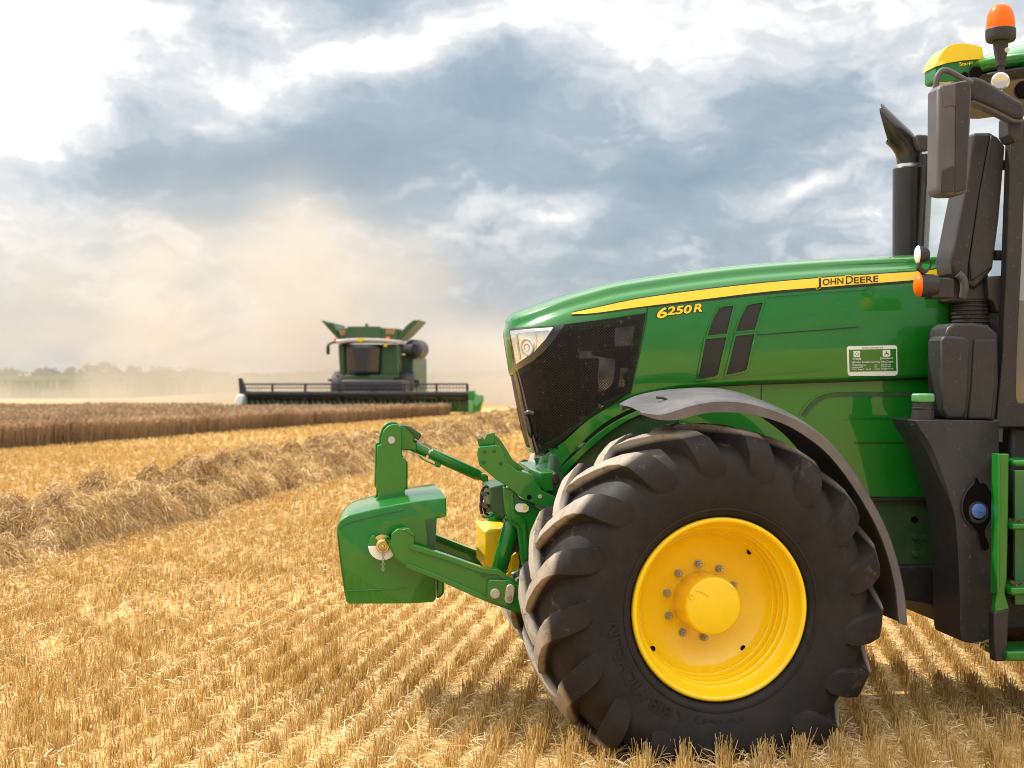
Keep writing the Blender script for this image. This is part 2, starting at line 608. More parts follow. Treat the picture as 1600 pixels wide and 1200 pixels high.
def plate(name, px, v0, v1, mat, parent, bevel=.004, segs=2):
    return fplate(TF, name, px, v0, v1, mat, parent, bevel, segs)


def disc(fr, px, py, v, r, depth, mb=None, n=24):
    """a short cylinder facing the camera side"""
    mb = mb or MB()
    u, _, z = fr.P(px, py, v)
    mb.lathe([(0, 0), (r * .85, 0), (r, depth * .25), (r, depth)], (u, v, z), (0, 1, 0), n)
    return mb


def lerp_table(t, x):
    if x <= t[0][0]:
        return t[0][1]
    for (a, b), (c, d) in zip(t, t[1:]):
        if x <= c:
            return b + (d - b) * (x - a) / (c - a)
    return t[-1][1]


def inside(poly, x, y):
    c = False
    j = len(poly) - 1
    for i in range(len(poly)):
        xi, yi = poly[i]
        xj, yj = poly[j]
        if (yi > y) != (yj > y) and x < (xj - xi) * (y - yi) / (yj - yi) + xi:
            c = not c
        j = i
    return c


def panel(name, px, surf, off, thick, mat, parent, step=12, holes=(), bevel=0.0, segs=2):
    """a skin of the outline px (photo pixels) laid on surface surf(px, py, off) and thickened inwards"""
    def dense(poly):
        out = []
        for (a, b), (c, d) in zip(poly, poly[1:] + poly[:1]):
            n = max(1, int(math.hypot(c - a, d - b) / step))
            out += [(a + (c - a) * k / n, b + (d - b) * k / n) for k in range(n)]
        return out
    loops = [dense(list(px))] + [dense(list(h)) for h in holes]
    pts, edges = [], []
    for lp in loops:
        b = len(pts)
        pts += [Vector(p) for p in lp]
        edges += [(b + i, b + (i + 1) % len(lp)) for i in range(len(lp))]
    xs = [p[0] for p in px]
    ys = [p[1] for p in px]
    gx = min(xs) + step / 2
    while gx < max(xs):
        gy = min(ys) + step / 2
        while gy < max(ys):
            if inside(px, gx, gy) and not any(inside(h, gx, gy) for h in holes):
                if min((p[0] - gx) ** 2 + (p[1] - gy) ** 2 for p in pts[:len(pts)]) > (step * .4) ** 2:
                    pts.append(Vector((gx, gy)))
            gy += step
        gx += step
    V, E, F, *_ = delaunay_2d_cdt(pts, edges, [], 0, 1e-4)
    F = [f for f in F if inside(px, *(sum((V[i] for i in f), Vector((0, 0))) / len(f)))
         and not any(inside(h, *(sum((V[i] for i in f), Vector((0, 0))) / len(f))) for h in holes)]
    top = [surf(p[0], p[1], off) for p in V]
    n = len(top)
    cnt = {}
    for f in F:
        for a, b in zip(f, f[1:] + f[:1]):
            cnt.setdefault((min(a, b), max(a, b)), []).append((a, b))
    verts = top + [(x, y + thick, z) for x, y, z in top]
    faces = [tuple(f) for f in F]
    for k, es in cnt.items():
        if len(es) == 1:
            a, b = es[0]
            faces.append((b, a, a + n, b + n))
    return build(name, verts, faces, mat, parent, bevel=bevel, segs=segs, angle=30)


def band_outline(pts, w):
    """outline of a polyline of width w (photo pixels)"""
    L, Rr = [], []
    for i, (x, y) in enumerate(pts):
        a = pts[max(i - 1, 0)]
        b = pts[min(i + 1, len(pts) - 1)]
        dx, dy = b[0] - a[0], b[1] - a[1]
        l = math.hypot(dx, dy) or 1
        L.append((x - dy / l * w / 2, y + dx / l * w / 2))
        Rr.append((x + dy / l * w / 2, y - dx / l * w / 2))
    return L + Rr[::-1]


def text_mesh(body, offset=0.0):
    cu = bpy.data.curves.new('lettering_source', 'FONT')
    cu.body = body
    cu.offset = offset
    cu.resolution_u = 4
    o = bpy.data.objects.new('lettering_source', cu)
    COL.objects.link(o)
    dg = bpy.context.evaluated_depsgraph_get()
    ev = o.evaluated_get(dg)
    me = ev.to_mesh()
    V = [tuple(v.co) for v in me.vertices]
    F = [tuple(p.vertices) for p in me.polygons]
    ev.to_mesh_clear()
    bpy.data.objects.remove(o)
    bpy.data.curves.remove(cu)
    return V, F


def lettering(name, runs, surf, off, mat, parent, slope=0.0, shear=0.0, offset=0.0):
    """runs: (text, left photo x, right photo x, photo y of the baseline, size in pixels)"""
    mb = MB()
    for (body, x0, x1, y0, size) in runs:
        V0, _f = text_mesh(body, 0)
        lo_, hi_ = min(p[0] for p in V0), max(p[0] for p in V0)
        k = (x1 - x0) / (hi_ - lo_)
        V, F = text_mesh(body, offset)
        mb.add([surf(x0 + (x - lo_) * k + shear * y * size, y0 - y * size - slope * (x - lo_) * k, off) for x, y, _ in V], F)
    return mb.build(name, mat, parent, smooth=False, recalc=False, merge=False)


def np_mesh(name, V, Q, mat, parent=None, tint=None, smooth=False):
    me = bpy.data.meshes.new(name)
    V = np.ascontiguousarray(V, np.float32)
    Q = np.ascontiguousarray(Q, np.int32)
    k = Q.shape[1]
    me.vertices.add(len(V))
    me.vertices.foreach_set('co', V.ravel())
    me.loops.add(Q.size)
    me.loops.foreach_set('vertex_index', Q.ravel())
    me.polygons.add(len(Q))
    me.polygons.foreach_set('loop_start', np.arange(0, Q.size, k, dtype=np.int32))
    if smooth:
        me.polygons.foreach_set('use_smooth', np.ones(len(Q), bool))
    if tint is not None:
        at = me.attributes.new('tint', 'FLOAT', 'POINT')
        at.data.foreach_set('value', np.ascontiguousarray(tint, np.float32))
    me.update(calc_edges=True)
    me.materials.append(mat)
    return link(bpy.data.objects.new(name, me), parent)


# ================================================================== TRACTOR
tractor = tag(empty('tractor', None, (TF.rx, TF.ry, 0), TF.t),
              'large green farm tractor with yellow wheel and yellow hood stripe parked on the stubble', 'tractor')
VC = 1.2                          # centre plane of the tractor


def proj(fr, u, v, z):
    X = fr.rx + u * fr.c - v * fr.s
    d = fr.ry + u * fr.s + v * fr.c
    return CX + FPX * X / d, HY - FPX * (z - CAM_H) / d


# ---- hood surface
_top = [(795, 511), (799, 502), (810, 487), (830, 478), (880, 459.5), (920, 448), (955, 438.5), (1000, 430.5), (1080, 418.8), (1180, 407.5), (1305, 398.5), (1430, 393), (1500, 391)]
_top = curve(_top, 6)
ZT = [(p[0], p[2]) for p in (TF.P(x, y, .90) for x, y in _top)]
_nose = [(797, 508), (794, 517), (803, 573), (806, 590), (816, 640), (824, 680), (836, 716), (842, 740)]
UN = sorted((p[2], p[0]) for p in (TF.P(x, y, 1.0) for x, y in _nose))
_bot = [(836, 716), (846, 712), (880, 690), (920, 655), (960, 632), (1000, 618), (1060, 606), (1190, 598), (1320, 594), (1490, 589)]
ZB = [(p[0], p[2]) for p in (TF.P(x, y, .79) for x, y in _bot)]
INSET = [(0, .42), (.004, .30), (.012, .20), (.024, .128), (.034, .098), (.041, .089), (.056, .082), (.070, .076), (.079, .064), (.090, .044), (.098, .033), (.12, .016), (.16, .004), (.19, 0), (.30, -.012), (.5, -.010), (.9, .03)]
HW, HL = .42, .62


def hood_w(s):
    if s <= 0:
        return 0.0
    t = min(s / HL, 1)
    return HW * (1 - (1 - t) ** 2.9) ** (1 / 2.6)


def S(u, z):
    w = hood_w(u - lerp_table(UN, z))
    return VC - max(0.0, w * (1 - lerp_table(INSET, max(0, lerp_table(ZT, u) - z)) / HW))


def H(px, py, off=0.0):
    v = .85
    for _ in range(30):
        u, _, z = TF.P(px, py, v)
        v += .5 * (S(u, z) - v)
    u, _, z = TF.P(px, py, v)
    return (u, v - off, z)


GRILLE = [(868, 509), (940, 500), (1009, 490), (1004, 520), (995, 566), (984, 614), (960, 630), (920, 653), (880, 688), (846, 710), (836, 712), (824, 662), (813, 600), (809, 577), (835, 555), (853, 533)]
_gc = (915, 585)
GRILLE_CUT = [(_gc[0] + (x - _gc[0]) * .90, _gc[1] + (y - _gc[1]) * .88) for x, y in GRILLE]
u_rear = TF.P(1490, 500, .79)[0]
stations = [0, .004, .012, .025, .045, .07, .1, .14, .19, .25, .32]
mb = MB()
drops = [0, .004, .012, .018, .024, .029, .034, .041, .056, .070, .079, .085, .090, .098, .108, .12, .14, .16, .19]
NB = 22
rows = []
s = 0
S_list = stations[:]
zt0 = ZT[0][1]
while True:
    nxt = S_list[-1] + .03
    if lerp_table(UN, zt0) + nxt > u_rear:
        break
    S_list.append(nxt)
for s in S_list:
    zt = zt0
    for _ in range(20):
        ut = lerp_table(UN, zt) + s
        zt = lerp_table(ZT, ut)
    zb = zt - .3
    for _ in range(20):
        zb = lerp_table(ZB, lerp_table(UN, zb) + s)
    k = min(1, (zt - zb) / .35)
    zs = [zt - d * k for d in drops]
    zl = zs[-1]
    zs += [zl + (zb - zl) * i / NB for i in range(1, NB + 1)]
    half = []
    for i, z in enumerate(zs):
        u = lerp_table(UN, z) + s
        half.append((u, VC if i == 0 else S(u, z), z))
    full = half[::-1] + [(u, 2 * VC - v, z) for u, v, z in half[1:]]
    rows.append(full)
nr = len(rows[0])
V = [p for r in rows for p in r]
F = []
for i in range(len(rows) - 1):
    for j in range(nr - 1):
        q = (i * nr + j, i * nr + j + 1, (i + 1) * nr + j + 1, (i + 1) * nr + j)
        c = [sum(V[a][k] for a in q) / 4 for k in range(3)]
        px, py = proj(TF, c[0], min(c[1], 2 * VC - c[1]), c[2])
        if inside(GRILLE_CUT, px - (48 if c[1] > VC else 0), py) or (i < 10 and abs(c[1] - VC) < .27 and 585 < py < 700):
            continue
        F.append(q)
F.append(tuple((len(rows) - 1) * nr + j for j in range(nr)))
hood = build('hood', V, F, M['green'], tractor, angle=40)
hood.modifiers.new('thick', 'SOLIDIFY').thickness = .006


def hpanel(name, px, off, mat, parent=tractor, thick=.012, step=10, bevel=0.0, holes=()):
    return panel(name, px, H, off, thick, M[mat], parent, step=step, bevel=bevel, holes=holes)


def hline(name, pts, w, off=.0025, mat='decal_black', parent=hood, n=5):
    return hpanel(name, band_outline(curve(pts, n), w), off, mat, parent, thick=.006, step=8)


def mirror_copy(o, parent):
    c = o.copy()
    link(c, parent)
    c.scale = (1, -1, 1)
    c.location = (0, 2 * VC, 0)
    return c


# yellow stripe with a dark edge, model lettering, maker's lettering
stripe = curve([(893, 489), (930, 481), (1000, 466.5), (1100, 452.5), (1200, 441.5), (1300, 433), (1428, 424.5), (1468, 420)], 5)
stripe_low = curve([(1474, 432.5), (1430, 437.5), (1300, 447.5), (1200, 455.5), (1100, 467.5), (1000, 479.5), (930, 489), (893, 491)], 5)
hpanel('stripe_edge', [(x, y - 1.6) for x, y in stripe] + [(x, y + 1.8) for x, y in stripe_low], .0045, 'decal_black', hood, .006)
hpanel('stripe', stripe + stripe_low, .0075, 'decal_yellow', hood, .006)
runs = [('J', 1275, 1281.5, 447.2, 18.5), ('OHN', 1284.5, 1316.5, 445.6, 13.6), ('D', 1320.5, 1331.5, 443.6, 18), ('EERE', 1333.5, 1371, 442.8, 13.6)]
lettering('lettering', runs, H, .0092, M['decal_yellow'], hood, slope=.075, offset=.05)
lettering('lettering', runs, H, .0108, M['decal_black'], hood, slope=.075, offset=.012)
runs = [('6', 1026, 1040, 497, 22), ('250', 1042.5, 1078.5, 491.8, 17.5), ('R', 1084, 1096, 487.6, 17.8)]
lettering('lettering', runs, H, .003, M['decal_black'], hood, slope=.085, shear=.22, offset=.075)
lettering('lettering', runs, H, .0046, M['decal_yellow'], hood, slope=.085, shear=.22, offset=.032)

# seams of the hood
hline('seam', [(868, 509), (940, 500), (1011, 489)], 1.6)
hline('seam', [(1011, 479), (1011, 490), (1004, 530), (985, 614)], 1.5)
hline('seam', [(1011, 480), (1100, 470), (1200, 459), (1300, 451), (1425, 441), (1478, 437)], 1.6)
hline('seam', [(1482, 440), (1483, 500), (1480, 588)], 2.0)
hline('rib', [(1186, 521), (1240, 516.5), (1300, 512), (1343, 508.5)], 3.0, .006, 'green')
hline('seam', [(1183, 523.4), (1240, 519), (1300, 514.6), (1340, 511)], 1.2, .003)
hline('rib', [(1195, 474), (1198, 466), (1204, 463), (1260, 458), (1355, 451)], 2.6, .004, 'green')
hline('rib', [(1085, 594), (1120, 591), (1180, 585), (1240, 580), (1300, 576)], 2.6, .004, 'green')

# side vents: dark mesh windows in green frames
VENTS = [[(1123, 482), (1132, 479), (1145, 478), (1135, 521), (1105, 524.5), (1112, 502)],
         [(1102, 530), (1134, 527), (1121, 585), (1117, 588), (1090, 593)],
         [(1166, 478), (1176, 475), (1191, 473), (1178.5, 515), (1149, 518), (1156, 497)],
         [(1149, 525), (1178, 522), (1166, 577), (1161, 580), (1134, 586)]]
for vp in VENTS:
    cx = sum(p[0] for p in vp) / len(vp)
    cy = sum(p[1] for p in vp) / len(vp)
    big = [(cx + (x - cx) * 1.09 + (1.2 if x > cx else -1.2), cy + (y - cy) * 1.06 + (1.2 if y > cy else -1.2)) for x, y in vp]
    vent = hpanel('vent', vp, .003, 'vent_mesh', hood, .008, step=8)
    hpanel('vent_frame', big, .009, 'green', vent, .012, step=8, holes=[vp], bevel=.002)
slats = MB()
for k in range(17):
    x = 1139 + k * 2.5
    pass

# grille screens both sides, what shows through them, headlamps
scr = hpanel('grille_screen', GRILLE, .004, 'screen', hood, .002, step=12)
scr2 = hpanel('grille_screen', [(x + 48 * (x > 850), y) for x, y in GRILLE], .004, 'screen', hood, .002, step=12)
scr2.scale = (1, -1, 1)
scr2.location = (0, 2 * VC, 0)
core = MB()


def ibox(mb, px0, px1, py0, py1, v0, v1):
    a = TF.P(px0, py1, v0)
    b = TF.P(px1, py0, v0)
    mb.box((a[0], v0, a[2]), (b[0], v1, b[2]))


ibox(core, 838, 905, 520, 690, .98, 1.42)
ibox(core, 905, 935, 560, 650, .93, 1.47)
ibox(core, 936, 962, 500, 545, .90, 1.5)
ibox(core, 1056, 1330, 470, 600, .86, 1.54)
core.build('radiator_core', M['black'], tractor, bevel=.01)
pp = MB()
pp.tube(curve([TF.P(925, 548, .93), TF.P(950, 553, .93), TF.P(975, 556, .95), TF.P(1005, 560, 1.0)], 6), .022)
pp.tube(curve([TF.P(922, 640, .93), TF.P(928, 600, .93), TF.P(932, 560, .93)], 6), .016)
pp.tube(curve([TF.P(940, 632, .95), TF.P(950, 612, .95), TF.P(962, 598, .95), TF.P(966, 560, .95)], 6), .014)
pp.build('coolant_pipe', M['plastic_dark'], tractor)
ht = MB()
ibox(ht, 960, 978, 540, 552, .95, 1.0)
ibox(ht, 975, 995, 540, 575, .92, 1.1)
ht.build('hose_bracket', M['plastic_dark'], tractor, bevel=.006)
# front (nose) grille
fg = MB()
for k in range(9):
    z = .0
zlo, zhi = TF.P(824, 700, 1.0)[2], TF.P(806, 580, 1.0)[2]
nose_rows = []
for i in range(9):
    z = zlo + (zhi - zlo) * i / 8
    u0 = lerp_table(UN, z)
    nose_rows.append([(u0 + .008 + .11 * abs(t) ** 2.4, VC + .30 * t, z) for t in np.linspace(-1, 1, 13)])
V = [p for r in nose_rows for p in r]
F = [(i * 13 + j, i * 13 + j + 1, (i + 1) * 13 + j + 1, (i + 1) * 13 + j) for i in range(8) for j in range(12)]
build('nose_grille', V, F, M['vent_mesh'], hood).modifiers.new('thick', 'SOLIDIFY').thickness = .01
bez = [(794, 513), (812, 511.5), (868, 508.5), (882, 507.5), (868, 528), (853, 546), (834, 563), (812, 576), (803, 579)]
bezel = hpanel('lamp_bezel', bez, .006, 'gloss_black', hood, .02, step=7, bevel=.003)
LAMP = [(796.5, 517), (830, 513.5), (864, 511.5), (852, 530), (834, 550), (806, 569)]
head = hpanel('headlight', LAMP, .009, 'chrome', hood, .012, step=6)


def hdisc(px, py, r, off, depth, mat, name, parent, n=28, ring=None):
    p = Vector(H(px, py, off))
    a, b = Vector(H(px + 6, py, off)), Vector(H(px, py + 6, off))
    nrm = (a - p).cross(b - p).normalized()
    if nrm.y > 0:
        nrm = -nrm
    mb = MB()
    prof = [(0, 0), (r * .8, 0), (r, -depth * .3), (r, -depth)] if ring is None else [(ring, -depth), (ring, 0), (r * .93, .002), (r, -depth * .4), (r, -depth)]
    mb.lathe(prof, p, nrm, n)
    return mb.build(name, M[mat], parent)


hdisc(822, 543, .046, .020, .012, 'lens_ring', 'reflector_ring', head, ring=.036)
hdisc(822, 543, .034, .014, .010, 'cloudy', 'projector_lens', head)
hdisc(822, 543, .020, .018, .006, 'lens_ring', 'reflector_ring', head, ring=.014)
hline('lamp_divider', [(806, 522), (809, 540), (812, 562)], 2.0, .013, 'lens_ring', head, 2)
hline('lamp_divider', [(808, 521), (835, 519), (856, 517)], 1.8, .013, 'lens_ring', head, 2)
hline('lamp_divider', [(836, 521), (838, 532), (836, 546)], 1.2, .012, 'lens_ring', head, 2)
hline('nose_strip', [(803, 582), (808, 600), (814, 630), (824, 672), (833, 708)], 5, .010, 'gloss_black', hood, 4)
hline('nose_strip', [(809, 582), (815, 604), (822, 634), (830, 672), (840, 706)], 2.2, .006, 'plastic_grey', hood, 4)
clip = MB()
clip.tube(curve([TF.P(822, 648, .95), TF.P(827, 645, .94), TF.P(835, 647, .93)], 4), .016)
clip.tube(curve([TF.P(823, 650, .95), TF.P(826, 662, .95), TF.P(830, 684, .95)], 4), [.014] * 8 + [.006])
clip.build('hood_latch', M['gloss_black'], tractor)

# dealer sticker
STK = [(1326, 541), (1397, 539.5), (1400, 540.5), (1401.5, 543), (1402.5, 583), (1401, 586), (1398, 587), (1330, 587.3), (1326, 586.5), (1324.5, 584), (1323, 545), (1324, 542)]
stk = hpanel('dealer_sticker', STK, .002, 'decal_white', hood, .005, step=8)
hpanel('sticker_field', [(1326, 546.5), (1399.5, 545), (1400.3, 579.5), (1327.3, 580.8)], .0035, 'green', stk, .004, step=8)
hpanel('emblem', [(1333, 548.5), (1343, 548.3), (1343.4, 557.5), (1333.4, 557.8)], .0046, 'decal_white', stk, .004, step=8)
hpanel('emblem', [(1334, 553), (1338, 550), (1342.4, 553), (1338.4, 556.2)], .0054, 'cap_green', stk, .004, step=8)
hpanel('emblem', [(1335.4, 553), (1338, 551.2), (1341, 553), (1338.2, 555)], .006, 'decal_white', stk, .004, step=8)
hpanel('emblem', [(1379.5, 546.9), (1389.5, 546.6), (1390.6, 548), (1390.8, 555.5), (1389.5, 557), (1380, 557.2), (1378.8, 556), (1378.6, 548)], .0046, 'decal_white', stk, .004, step=8)
hpanel('emblem', [(1383.5, 549), (1384.6, 549), (1384.9, 551.5), (1388.5, 553), (1388, 554.2), (1384.6, 553), (1381.5, 554), (1381.3, 553), (1383.6, 552)], .0056, 'decal_black', stk, .004, step=8)
lettering('lettering', [('STROM', 1332, 1344.5, 562.3, 4.8), ('JohnDeere', 1374.5, 1395, 561.0, 4.6),
                        ('v\u00fdhradn\u00ed dovozce techniky John Deere', 1330.5, 1395, 567.2, 4.3),
                        ('STROM PRAHA a.s.', 1330.5, 1353, 571.8, 3.2), ('Lohenick\u00e1 607', 1330.5, 1348, 574.9, 3.2), ('190 17 Praha 9 - Vino\u0159', 1330.5, 1360, 578.2, 3.2),
                        ('tel:', 1366, 1370, 571.0, 3.2), ('fax:', 1366, 1370, 574.1, 3.2), ('e-mail:', 1366, 1374, 577.4, 3.2),
                        ('000 000 111', 1376, 1391, 570.8, 3.2), ('000 000 222', 1376, 1391, 573.8, 3.2), ('info@strom.cz', 1376, 1395, 577.1, 3.2)],
          H, .0052, M['decal_white'], stk, slope=.012, offset=.01)
lettering('lettering', [('www.strom.cz', 1346, 1379, 544.6, 4.0)], H, .004, M['green_dark'], stk, slope=.012)

# ---- green bands and panels round the wheel arch
arch_top = curve([(835, 716), (846, 713), (880, 691), (920, 656), (960, 633), (1000, 619), (1060, 606)], 5)
arch_low = curve([(1060, 618), (1010, 630), (970, 646), (930, 672), (890, 712), (866, 737), (842, 739)], 5)


def AP(px, py, off=0.0):
    u, v, z = TF.P(px, py, .83)
    return TF.P(px, py, max(.79, S(u, max(z, 1.0)) + .01 - off))


panel('arch_band', arch_top + arch_low, AP, .016, .03, M['green'], tractor, step=10, bevel=.006)
plate('arch_gap_backing', [(915, 664), (960, 637), (1000, 622), (1062, 610), (1062, 650), (1000, 660), (930, 712)], .87, .89, M['green_dark'], tractor, 0)  # added dark backing that stops light showing through the arch gap
panel('arch_flange', curve([(842, 741), (866, 740), (892, 716), (934, 677), (975, 651), (1015, 635), (1062, 622)], 5) + curve([(1062, 630), (1016, 643), (978, 659), (938, 687), (900, 722), (872, 752), (846, 760)], 5),
      AP, .018, .03, M['green'], tractor, step=9, bevel=.005)
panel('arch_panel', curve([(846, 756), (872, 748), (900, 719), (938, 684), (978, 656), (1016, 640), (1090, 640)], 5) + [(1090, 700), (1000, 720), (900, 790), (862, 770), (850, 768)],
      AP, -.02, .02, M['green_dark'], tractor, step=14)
plate('arch_end', [(843, 738), (868, 736), (866, 768), (850, 769), (845, 760)], .80, 1.6, M['green'], tractor, .008)
plate('rubber_stop', [(863, 741), (868, 737), (873, 741), (875, 753), (870, 759), (864, 755)], .778, .81, M['plastic_dark'], tractor, .008)
lower = [(1060, 606), (1190, 600), (1320, 596), (1482, 591), (1482, 777), (1300, 777), (1180, 690), (1062, 690)]
plate('lower_side_panel', lower, .815, .86, M['green'], tractor, .004)


def LP(px, py, off=0.0):
    return TF.P(px, py, .815 - off)


def lline(name, pts, w, off=.003, mat='green_dark', n=5, parent=tractor):
    return panel(name, band_outline(curve(pts, n), w), LP, off, .008, M[mat], parent, step=10)


lline('panel_groove', [(1255, 650), (1270, 632), (1286, 621), (1305, 617), (1330, 616), (1425, 616)], 7)
lline('panel_rib', [(1249, 648), (1264, 628), (1284, 616), (1305, 611.5), (1330, 611), (1425, 611)], 2.2, .006, 'green')
lline('panel_seam', [(1190, 601), (1189, 640)], 1.6, .002, 'decal_black')
lline('panel_seam', [(1066, 604), (1190, 599), (1320, 595), (1482, 590)], 2.6, .002, 'decal_black')
lline('panel_rib', [(1190, 606), (1320, 601), (1482, 597)], 2.0, .004, 'green')
lline('panel_seam', [(1335, 692), (1400, 692), (1440, 692)], 1.4, .002, 'decal_black')
lline('panel_rib', [(1320, 656), (1335, 653), (1420, 653)], 1.8, .004, 'green')
plate('sill_rail', [(1340, 778), (1475, 777), (1475, 783), (1345, 783)], .80, .9, M['plastic_dark'], tractor, .002)
plate('chassis_plate', [(1340, 783), (1475, 782), (1475, 890), (1380, 886)], .84, .9, M['green_dark'], tractor, .003)
for bx, by in ((1430, 812), (1430, 839), (1430, 866), (1446, 840)):
    disc(TF, bx, by, .825, .016, .02).build('bolt', M['green_dark'] if by != 812 else M['black'], tractor)
plate('tank_bracket', [(1392, 884), (1478, 884), (1478, 978), (1455, 944), (1425, 939), (1388, 936)], .78, 1.5, M['plastic_dark'], tractor, .01)
fm = MB()
fm.box((-.62, .92, .80), (2.6, 1.48, 1.30))
fm.build('chassis_frame', M['green_dark'], tractor, bevel=.02)
eb = MB()
ibox(eb, 1080, 1480, 605, 780, .88, 1.52)
eb.build('engine_block', M['black'], tractor)
ax = MB()
ax.tube([(0, .34, .656), (0, .7, .65), (0, 1.2, .65), (0, 1.7, .65), (0, 2.06, .656)], [.16, .11, .17, .11, .16], 20)
ax.build('front_axle', M['green_dark'], tractor)

# ---- front wheel
wheel = empty('front_wheel', tractor, (0, 0, 0), WF.t - TF.t)
WZ = .656
ty = MB()
prof = [(.398, .03), (.412, .002), (.43, -.018), (.47, -.034), (.53, -.047), (.59, -.049), (.64, -.038), (.675, -.018), (.702, .012), (.722, .05), (.741, .12), (.750, .21), (.752, .285)]
prof = curve(prof, 3)
prof = prof + [(r, .57 - v) for r, v in prof[::-1][1:]]
ty.lathe(prof, (0, 0, WZ), (0, 1, 0), 96)
# raised rings and mould lines on the sidewall
for rr, vv in ((.445, -.028),):
    ty.lathe([(rr - .008, vv + .006), (rr - .004, vv - .003), (rr + .004, vv - .003), (rr + .008, vv + .006)], (0, 0, WZ), (0, 1, 0), 96)
LUG = [(.345, .746, 1, 0, .046, 24.5, .050), (.32, .750, 1, 0, .058, 22.5, .056), (.25, .750, 1, 0, .062, 18.6, .060), (.16, .744, 1, -.03, .064, 13.6, .068),
       (.09, .735, .99, -.12, .068, 9.8, .078), (.045, .722, .95, -.30, .073, 7.2, .090), (.015, .703, .85, -.53, .072, 5.2, .102), (-.008, .676, .60, -.80, .057, 3.6, .112),
       (-.024, .648, .32, -.95, .038, 2.2, .114), (-.038, .622, .14, -.99, .019, 1.2, .106), (-.046, .603, .05, -1, .007, .4, .08), (-.0495, .59, 0, -1, .001, 0, .03)]
NL = 17
for side in (0, 1):
    for k in range(NL):
        a0 = 360 / NL * (k + .5 * side) + 9
        V, F = [], []
        for (v, rb, nr_, nv, h, da, w) in LUG:
            v0, v1 = v, v + nv * h
            if side:
                v0, v1 = .57 - v0, .57 - v1
            for (e, rad, vv) in ((-.62, rb - .012, v0), (-.54, rb + nr_ * h * .97, v1), (-.50, rb + nr_ * h, v1), (.44, rb + nr_ * h, v1), (.48, rb + nr_ * h * .97, v1), (.60, rb - .012, v0)):
                a = R(a0 + da) + e * w / rb
                V.append((rad * math.cos(a), vv, WZ + rad * math.sin(a)))
        n = 6
        for i in range(len(LUG) - 1):
            for j in range(n - 1):
                F.append((i * n + j, i * n + j + 1, (i + 1) * n + j + 1, (i + 1) * n + j))
        F.append(tuple(range(n)))
        F.append(tuple((len(LUG) - 1) * n + j for j in range(n)))
        ty.add(V, F)
# flattened where it stands on the ground
ty.v = [(x, y - (.02 if y < .285 else -.02) * max(0, min(1, (.22 - z) / .2)), max(z, .012)) for x, y, z in ty.v]
# faint moulded letters on the sidewall
tyre = ty.build('tyre', M['rubber'], wheel, angle=33, merge=False)


def on_tyre(rad):
    def f(px, py, off):
        a = px
        r = rad + py
        return (r * math.cos(a), -.047 - off, WZ + r * math.sin(a))
    return f


mbt = MB()
for word, mid, rad in (('MICHELIN', R(205), .505), ('MACH X BIB', R(255), .505)):
    x = 0
    Vt, Ft = text_mesh(word, .02)
    wmax = max(p[0] for p in Vt)
    sz = .085
    mbt.add([((rad + y * sz) * math.cos(mid + (wmax / 2 - xx) * -sz / rad), -.0475 + .006 * ((rad + y * sz - .56) / .1) ** 2, WZ + (rad + y * sz) * math.sin(mid + (wmax / 2 - xx) * -sz / rad)) if False else
             ((rad - .03 + (.0 + y) * sz) * math.cos(mid - (xx - wmax / 2) * sz / rad), -.0505 + .9 * (rad - .03 + y * sz - .56) ** 2, WZ + (rad - .03 + y * sz) * math.sin(mid - (xx - wmax / 2) * sz / rad)) for xx, y, _ in Vt], Ft)
mbt.build('sidewall_lettering', M['rubber_letter'], wheel, smooth=False, recalc=False, merge=False)

rim = MB()
rim.lathe(curve([(.398, .035), (.404, .012), (.406, -.004), (.400, -.014), (.390, -.014), (.382, -.006), (.377, .012), (.371, .030), (.366, .040)], 3)
          + curve([(.357, .060), (.350, .068), (.353, .082), (.347, .098), (.340, .106), (.343, .120), (.338, .140), (.331, .150), (.335, .163), (.330, .180)], 3)
          + [(.322, .186), (.314, .184), (.310, .190)] + curve([(.300, .205), (.26, .228), (.21, .243), (.165, .250), (.13, .252), (.0, .252)], 3), (0, 0, WZ), (0, 1, 0), 96)
rim.build('rim', M['yellow'], wheel, angle=50)
hub = MB()
hub.lathe([(.135, .256), (.134, .20), (.131, .10), (.130, .088), (.126, .081), (.118, .078), (.0, .076)], (0, 0, WZ), (0, 1, 0), 64)
hubo = hub.build('hub_cap', M['yellow'], wheel, angle=50)
pl = MB()
hx, _, hz = WF.P(1080, 932.5, .078)
pl.lathe([(.0045, .003), (.0045, -.001), (.011, -.003), (.013, .002), (.013, .006)], (hx, .075, hz), (0, 1, 0), 16)
pl.build('hub_plug', M['yellow'], hubo)
gr = MB()
gr.tube(curve([WF.P(*q, .0755) for q in ((1087, 925), (1090, 923), (1097, 925), (1105, 930), (1106, 934))], 4), .0022, 8)
gr.build('hub_mark', M['yellow'], hubo)
for k in range(10):
    a = R(94.5 + 36 * k)
    bx, bz = .168 * math.cos(a), WZ + .168 * math.sin(a)
    bl = MB()
    bl.lathe([(.019, .250), (.019, .242), (.0, .242)], (bx, 0, bz), (0, 1, 0), 16)
    bl.lathe([(.0155, .243), (.0155, .226), (.013, .223), (.0, .223)], (bx, 0, bz), (0, 1, 0), 6)
    bl.lathe([(.008, .224), (.008, .210), (.006, .207), (.0, .207)], (bx, 0, bz), (0, 1, 0), 12)
    bl.build('bolt', M['steel'], wheel, angle=30)
